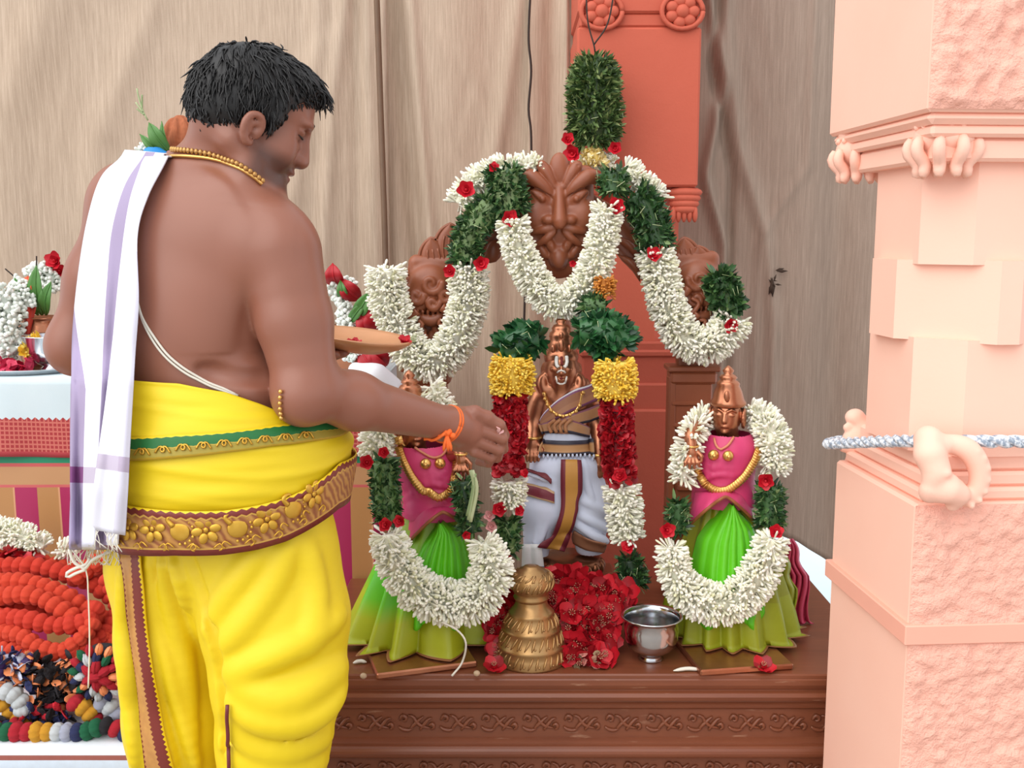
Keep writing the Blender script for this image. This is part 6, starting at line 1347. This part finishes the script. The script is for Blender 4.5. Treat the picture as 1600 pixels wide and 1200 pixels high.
def gold_belt():
    n = N('woven gold belt'); sp = n.tc(); u, v = sp[0], sp[1]; z = n.math('PINGPONG', n.math('MULTIPLY', u, 95), .5); ve = n.math('ADD', v, n.math('MULTIPLY', n.math('MULTIPLY', z, .1), n.math('GREATER_THAN', v, .5)))
    w = n.new('ShaderNodeTexWave'); w.inputs['Scale'].default_value = 34; w.inputs['Distortion'].default_value = 6; w.inputs['Detail'].default_value = 2; w.bands_direction = 'DIAGONAL'; n.link(n.obj(), w.inputs['Vector'])
    fil = n.mix(n.math('MULTIPLY', w.outputs['Fac'], .8), col(150, 88, 54), col(206, 154, 80)); MR = col(122, 44, 36)
    c = n.ramp(ve, [(0, MR), (.13, col(206, 160, 74)), (.17, (0, 0, 0, 1)), (.83, col(206, 160, 74)), (.87, MR), (.99, YEL)], 'CONSTANT'); k = n.band(ve, .17, .83); return n.out(n.mix(k, c, fil), .45, bump=n.bump(w.outputs['Fac'], .25, .002))
M['belt'] = gold_belt()
belt = bandmesh('gold_belt', [(170, 864), (205, 862), (280, 863), (350, 862), (400, 854), (440, 842), (480, 820), (515, 794)], [(170, 785), (205, 785), (280, 794), (350, 794), (400, 786), (440, 775), (480, 755), (518, 722)], .014, M['belt'])
bb = MB(); bb.grid(hipgrid(lambda T: 0*T+hz(880), lambda T: 0*T+hz(600), 30, .0155), cu=True); bbv = bb.bvh()
GM = metal('gold thread', col(196, 146, 46), col(232, 188, 84), .45, 60)
def motif(px, py, kind, s=1.):
    c = cast(bbv, px, py); e = cast(bbv, px+4, py)-c; tx = nrm(e*(1, 1, 0)); nn = np.cross(z_, tx); nn = nn if nn[1] < 0 else -nn; R = np.stack([tx, nn, z_], 1); m = MB(); q = lambda u, v, d=.0005: c+tx*u*s+z_*v*s+nn*d
    if kind == 'flower':
        for k in range(6): a = k*math.pi/3+.2; m.blob(q(.0115*math.cos(a), .0115*math.sin(a)), (.0078*s, .0022, .0055*s), R=R@roty(-a), nu=10, nv=6)
        m.blob(q(0, 0, .001), (.004, .002, .004), R=R, nu=8, nv=5)
    else:
        m.blob(q(0, -.003), (.013*s, .0022, .012*s), R=R, nu=14, nv=7); m.tube(resample(np.array([q(-.008, .004), q(-.015, .013), q(-.006, .018), q(-.002, .012)]), n=12), np.linspace(.0045, .0015, 12), 6)
        for k in range(11): a = -1.6+k*.4; m.blob(q(.0175*math.cos(a), -.003+.0165*math.sin(a)), (.0022*s, .0016, .0022*s), R=R, nu=6, nv=4)
    for sg in (-1, 1): m.tube(resample(np.array([q(sg*.008, -.024), q(sg*.016, -.018), q(sg*.02, -.024), q(sg*.015, -.027)]), n=8), .0013, 5)
    part('gold_motif', m, GM, belt)
for x, y, k in ((200, 824, 'flower'), (238, 826, 'flower'), (281, 827, 'paisley'), (322, 828, 'flower'), (371, 822, 'paisley'), (417, 811, 'flower'), (458, 792, 'paisley'), (490, 772, 'flower')): motif(x, y, k, 1.15)
m = MB()
for i in range(9):
    x = 222+i*32; y = lerp(706, 680, i/8.)
    for sg in (-1, 1):
        L = [(x-12*sg, y+5), (x-5*sg, y-5), (x+3*sg, y-2), (x+1*sg, y+4), (x-3*sg, y+1)]; pts = [cast(bbv, a, b_, .0005) for a, b_ in L]; m.tube(resample(np.array(pts), n=12), .0014, 5)
part('green_embroidery', m, GM, dh, kind='stuff')
# dhoti: the legs
D0 = SDF((-.86, 1.30, .12), (-.2, 1.98, .96), .0042)
RL = [(P(408, 836, 1.60), .118), (P(414, 880, 1.60), .116), (P(430, 965, 1.585), .116), (P(436, 1060, 1.58), .105), (P(428, 1150, 1.59), .09), (P(424, 1260, 1.60), .086), (P(424, 1400, 1.62), .08)]
LL = [(P(270, 836, 1.70), .098), (P(268, 880, 1.70), .1), (P(276, 1000, 1.70), .094), (P(283, 1120, 1.70), .09), (P(287, 1260, 1.71), .086), (P(290, 1400, 1.72), .08)]
D0.chain([a for a, _ in LL], [b_ for _, b_ in LL], .04); D0.chain([a for a, _ in RL], [b_ for _, b_ in RL], .022); D0.cone(P(345, 850, 1.64), P(345, 930, 1.66), .11, .08, .03)
pm = D0.mb(1); pv = pm.bvh()
def fold(L, rr, k, mode='add', dep=0.):
    q = laid(pv, L, dep, 1.5, .02); rs = np.sin(np.linspace(.35, math.pi-.35, len(q)))*rr; D0.chain(q, rs, k, mode)
for L, r_ in (([(350, 1078), (395, 1118), (457, 1128), (505, 1108), (534, 1070)], .017), ([(352, 1040), (400, 1080), (460, 1086), (536, 1040)], .013), ([(356, 1120), (394, 1162), (450, 1172), (512, 1150)], .015), ([(350, 1165), (390, 1195), (450, 1205), (505, 1190)], .012),
    ([(322, 985), (356, 930), (392, 880), (410, 850)], .008), ([(340, 1020), (388, 965), (430, 905), (456, 840)], .006), ([(352, 1052), (420, 1030), (480, 1000), (534, 960)], .008), ([(480, 850), (496, 930), (484, 1010)], .005)): fold(L, r_, .03, 'add', -.005)
for L, r_ in (([(358, 1100), (400, 1133), (460, 1144), (515, 1120)], .0035), ([(360, 1142), (400, 1180), (470, 1186)], .0035), ([(298, 872), (320, 940), (335, 990), (344, 1040), (352, 1100), (354, 1200)], .009)): fold(L, r_, .014, 'sub', .001)
for L, r_ in (([(236, 866), (248, 960), (272, 1060), (308, 1200)], .011), ([(252, 866), (275, 960), (292, 1040), (302, 1100)], .010), ([(268, 866), (288, 920), (294, 950)], .008), ([(226, 866), (232, 980), (246, 1100), (272, 1200)], .01), ([(258, 900), (282, 1010), (296, 1100), (304, 1150)], .008), ([(192, 880), (196, 980), (206, 1100), (214, 1200)], .012)): fold(L, r_*1.15, .014, 'add', .003)
lm = D0.mb(2); lv = lm.bvh(); legs = part('dhoti_legs', lm, M['yellow_silk'], t)
def strip_on(name, left, right, off, mat, bvh=lv, nu=40, nv=7, Y=1.6, par=legs):
    g = drape(bvh, left, right, off, Y, nu, nv); m = MB(); m.grid(g); return part(name, m, mat, par, solid=.0025, off=0)
def edge_mat():
    n = N('gold and maroon edge'); sp = n.tc(); u, v = sp[0], sp[1]; z = n.math('PINGPONG', n.math('MULTIPLY', u, 46), .5); ve = n.math('ADD', v, n.math('MULTIPLY', z, .16)); MR = col(122, 44, 36)
    k = n.noise(60, 4); c = n.ramp(ve, [(0, MR), (.08, (0, 0, 0, 1)), (.62, MR), (.98, YEL)], 'CONSTANT'); return n.out(n.mix(n.band(ve, .08, .62), c, n.mix(k, col(170, 112, 66), col(214, 160, 84))), .45)
strip_on('edge_strip', [(190, 866), (194, 930), (201, 1000), (212, 1070), (222, 1130), (234, 1215)], [(226, 864), (229, 930), (234, 1000), (245, 1080), (256, 1140), (276, 1215)], .008, edge_mat())
m = MB(); q = laid(lv, [(360, 1100), (361, 1150), (364, 1215)], .007, 1.55); m.tube(q, .003, 6); part('inner_edge', m, M['maroon'], legs)
m = MB(); q = laid(bv, [(441, 612), (440, 630), (442, 650)], .004, 1.5)
for p in q: m.blob(p, .0035, nu=6, nv=5)
part('waist_cord', m, M['gold'], t); m = MB(); m.tube(laid(dbv, [(443, 648), (455, 646), (468, 652), (476, 658)], .008, 1.48), .005, 6, flat=.6); part('waist_tie', m, stripes('gilt tie', [(0, col(90, 90, 30)), (.5, col(206, 166, 70))]), t)

# shoulder cloth hanging down the back
cb = MB(); cb.add(np.vstack(bm.V), bm.F[0]); cb.add(np.vstack(lm.V), lm.F[0]); cb.grid(hipgrid(zbot, ztop, 20, .016), cu=True); cbv = cb.bvh()
def towel_mat():
    n = N('white towel with mauve stripes'); sp = n.tc(); u, v = sp[0], sp[1]
    s1 = n.band(u, .42, .62); s2 = n.math('LESS_THAN', u, n.math('MINIMUM', n.math('MULTIPLY', n.math('SUBTRACT', v, .42), 1.1), .2)); s3 = n.band(v, .795, .835); s4 = n.math('MULTIPLY', n.band(u, .93, 1.2), n.math('GREATER_THAN', v, .25)); W_ = col(232, 232, 244); MV = col(152, 134, 168); PU = col(122, 60, 116)
    c = n.mix(n.math('MULTIPLY', s4, .25), W_, MV); c = n.mix(n.math('MULTIPLY', n.math('MAXIMUM', s1, s2), .9), c, MV); c = n.mix(n.math('MULTIPLY', s3, n.math('ADD', .45, n.math('MULTIPLY', n.math('MAXIMUM', s1, s2), .5))), c, PU)
    return n.out(c, .85, bump=n.bump(n.noise(400, 2), .25, .0008))
def towel(left, right, off, mat, fold, name, nu=28, nv=80, over=True, u0=0., u1=1., v0=0., v1=1.):
    a = resample(np.array(left, float), n=nv); b_ = resample(np.array(right, float), n=nv); Yg = np.full((nv, nu), np.nan); px = np.zeros((nv, nu, 2))
    for i in range(nv):
        for j in range(nu):
            px[i, j] = lerp(a[i], b_[i], j/(nu-1)); p = cast(cbv, *px[i, j], off)
            if p is not None and p[1] < 1.95: Yg[i, j] = p[1]
    for i in range(nv):
        ok = ~np.isnan(Yg[i])
        if ok.any(): Yg[i] = np.interp(np.arange(nu), np.where(ok)[0], Yg[i][ok])
        elif i: Yg[i] = Yg[i-1]
    lim = Yg.copy()
    for i in range(nv-2, -1, -1): pass
    for _ in range(30):
        S_ = Yg.copy(); S_[1:-1] = (Yg[:-2]+Yg[1:-1]*2+Yg[2:])/4; S_[:, 1:-1] = (S_[:, :-2]+2*S_[:, 1:-1]+S_[:, 2:])/4; Yg = np.minimum(S_, lim)
    u = np.linspace(0, 1, nu); v = np.linspace(0, 1, nv); Yg = Yg-np.array([[fold(uu, vv) for uu in u] for vv in v])
    g = np.array([[P(*px[i, j], Yg[i, j]) for j in range(nu)] for i in range(nv)]); vv = np.linspace(v0, v1, nv)
    if over:
        top = g[0]; ex = [top+np.array((0, .015, .01)), top+np.array((.01, .06, .012)), top+np.array((.02, .12, -.02)), top+np.array((.03, .15, -.09)), top+np.array((.04, .16, -.22))]; g = np.vstack([np.array(ex[::-1]), g]); vv = np.r_[np.linspace(-.3, -.02, 5), vv]
    m = MB(); m.grid(g, tc=np.stack([np.repeat(np.linspace(u0, u1, nu)[None], len(g), 0), np.repeat(vv[:, None], nu, 1)], -1)); return part(name, m, mat, tw, solid=.0025, off=0), g
tw = thing('shoulder_cloth', 'white cloth with mauve stripes hanging over the left shoulder of the priest', 'cloth', P(170, 500, 1.55))
TM = towel_mat(); f1 = lambda u, v: .012*v**.5*math.sin(u*13+v*2)*min(1, v*3)+.006*math.sin(u*25+1)*v+.004
o1, g1 = towel([(190, 244), (158, 278), (138, 340), (124, 420), (114, 520), (111, 640), (110, 760), (108, 858)], [(252, 250), (226, 310), (211, 370), (208, 450), (204, 560), (194, 680), (188, 760), (184, 858)], .007, TM, f1, 'back_fold', u0=-.02, u1=.8)
f2 = lambda u, v: .022+.008*math.sin(u*9+.5+v)*v+.006*v
o2, g2 = towel([(222, 255), (202, 320), (188, 420), (176, 540), (164, 640), (150, 740), (140, 826)], [(258, 254), (230, 310), (215, 370), (217, 470), (211, 560), (204, 680), (200, 770), (196, 836)], .008, TM, f2, 'front_fold', u0=.66, u1=1.06, over=True)
m = MB(); r = np.random.default_rng(3)
for g_, n_ in ((g1[-1], 30), (g2[-1], 14)):
    for i in range(n_): p = g_[r.integers(0, len(g_))]; m.tube(resample(np.array([p, p+(r.normal(0, .004), -.004, -.012), p+(r.normal(0, .008), -.004, -.026)]), n=6), .0008, 4)
part('fringe', m, M['string'], tw, kind='stuff')
m = MB(); Yk = float(g1[-1][0][1])-.01; q = resample(PP([(112, 858), (134, 890), (138, 930), (140, 1000), (138, 1075)], Yk), n=24); m.tube(q, .0013, 5)
for L in ([(108, 858), (116, 878), (134, 890)], [(134, 890), (118, 896), (106, 902), (104, 896), (118, 888), (134, 882), (140, 872)], [(134, 888), (146, 874), (172, 862)]): m.tube(resample(PP(L, Yk), n=16), .0028, 5)
part('loose_thread', m, M['string'], tw)
# the plate in the left hand
pc_ = P(560, 528, 2.0); RPt = roty(.13)@rotx(.02); pl = MB(); pl.lathe(pc_, [(0, -.026), (.05, -.024), (.085, -.012), (.103, .0), (.108, .006), (.104, .008), (.098, .003), (.08, -.007), (.05, -.017), (0, -.019)], 56, R=RPt)
single('offering_plate', pl, plain('tan copper plate', col(206, 150, 108), .38, .25, 16, .14), 'tan round plate held in the left hand of the priest', 'plate')
pq = lambda x, y, z: pc_+RPt@np.array((x, y, z))
tag(put(ROSE[0], 'rose', pq(.092, -.02, .006), .017, (.2, -.6, 1)), 'red rose on the right rim of the held plate', 'flower'); tag(put(ROSE[1], 'rose', pq(.0, -.05, -.008), .018, (0, -.4, 1)), 'red rose lying inside the held plate', 'flower')
b = MB(); [b.inst(*STEMT, basis(np.array([(1, .2, .1*k)]), np.array([0.]), .0015, .03), pq(.085, -.02+.01*k, .006)[None]) for k in range(4)]; single('white_stems', b, M['stem'], 'pale flower stems on the rim of the held plate', 'stems', kind='stuff')
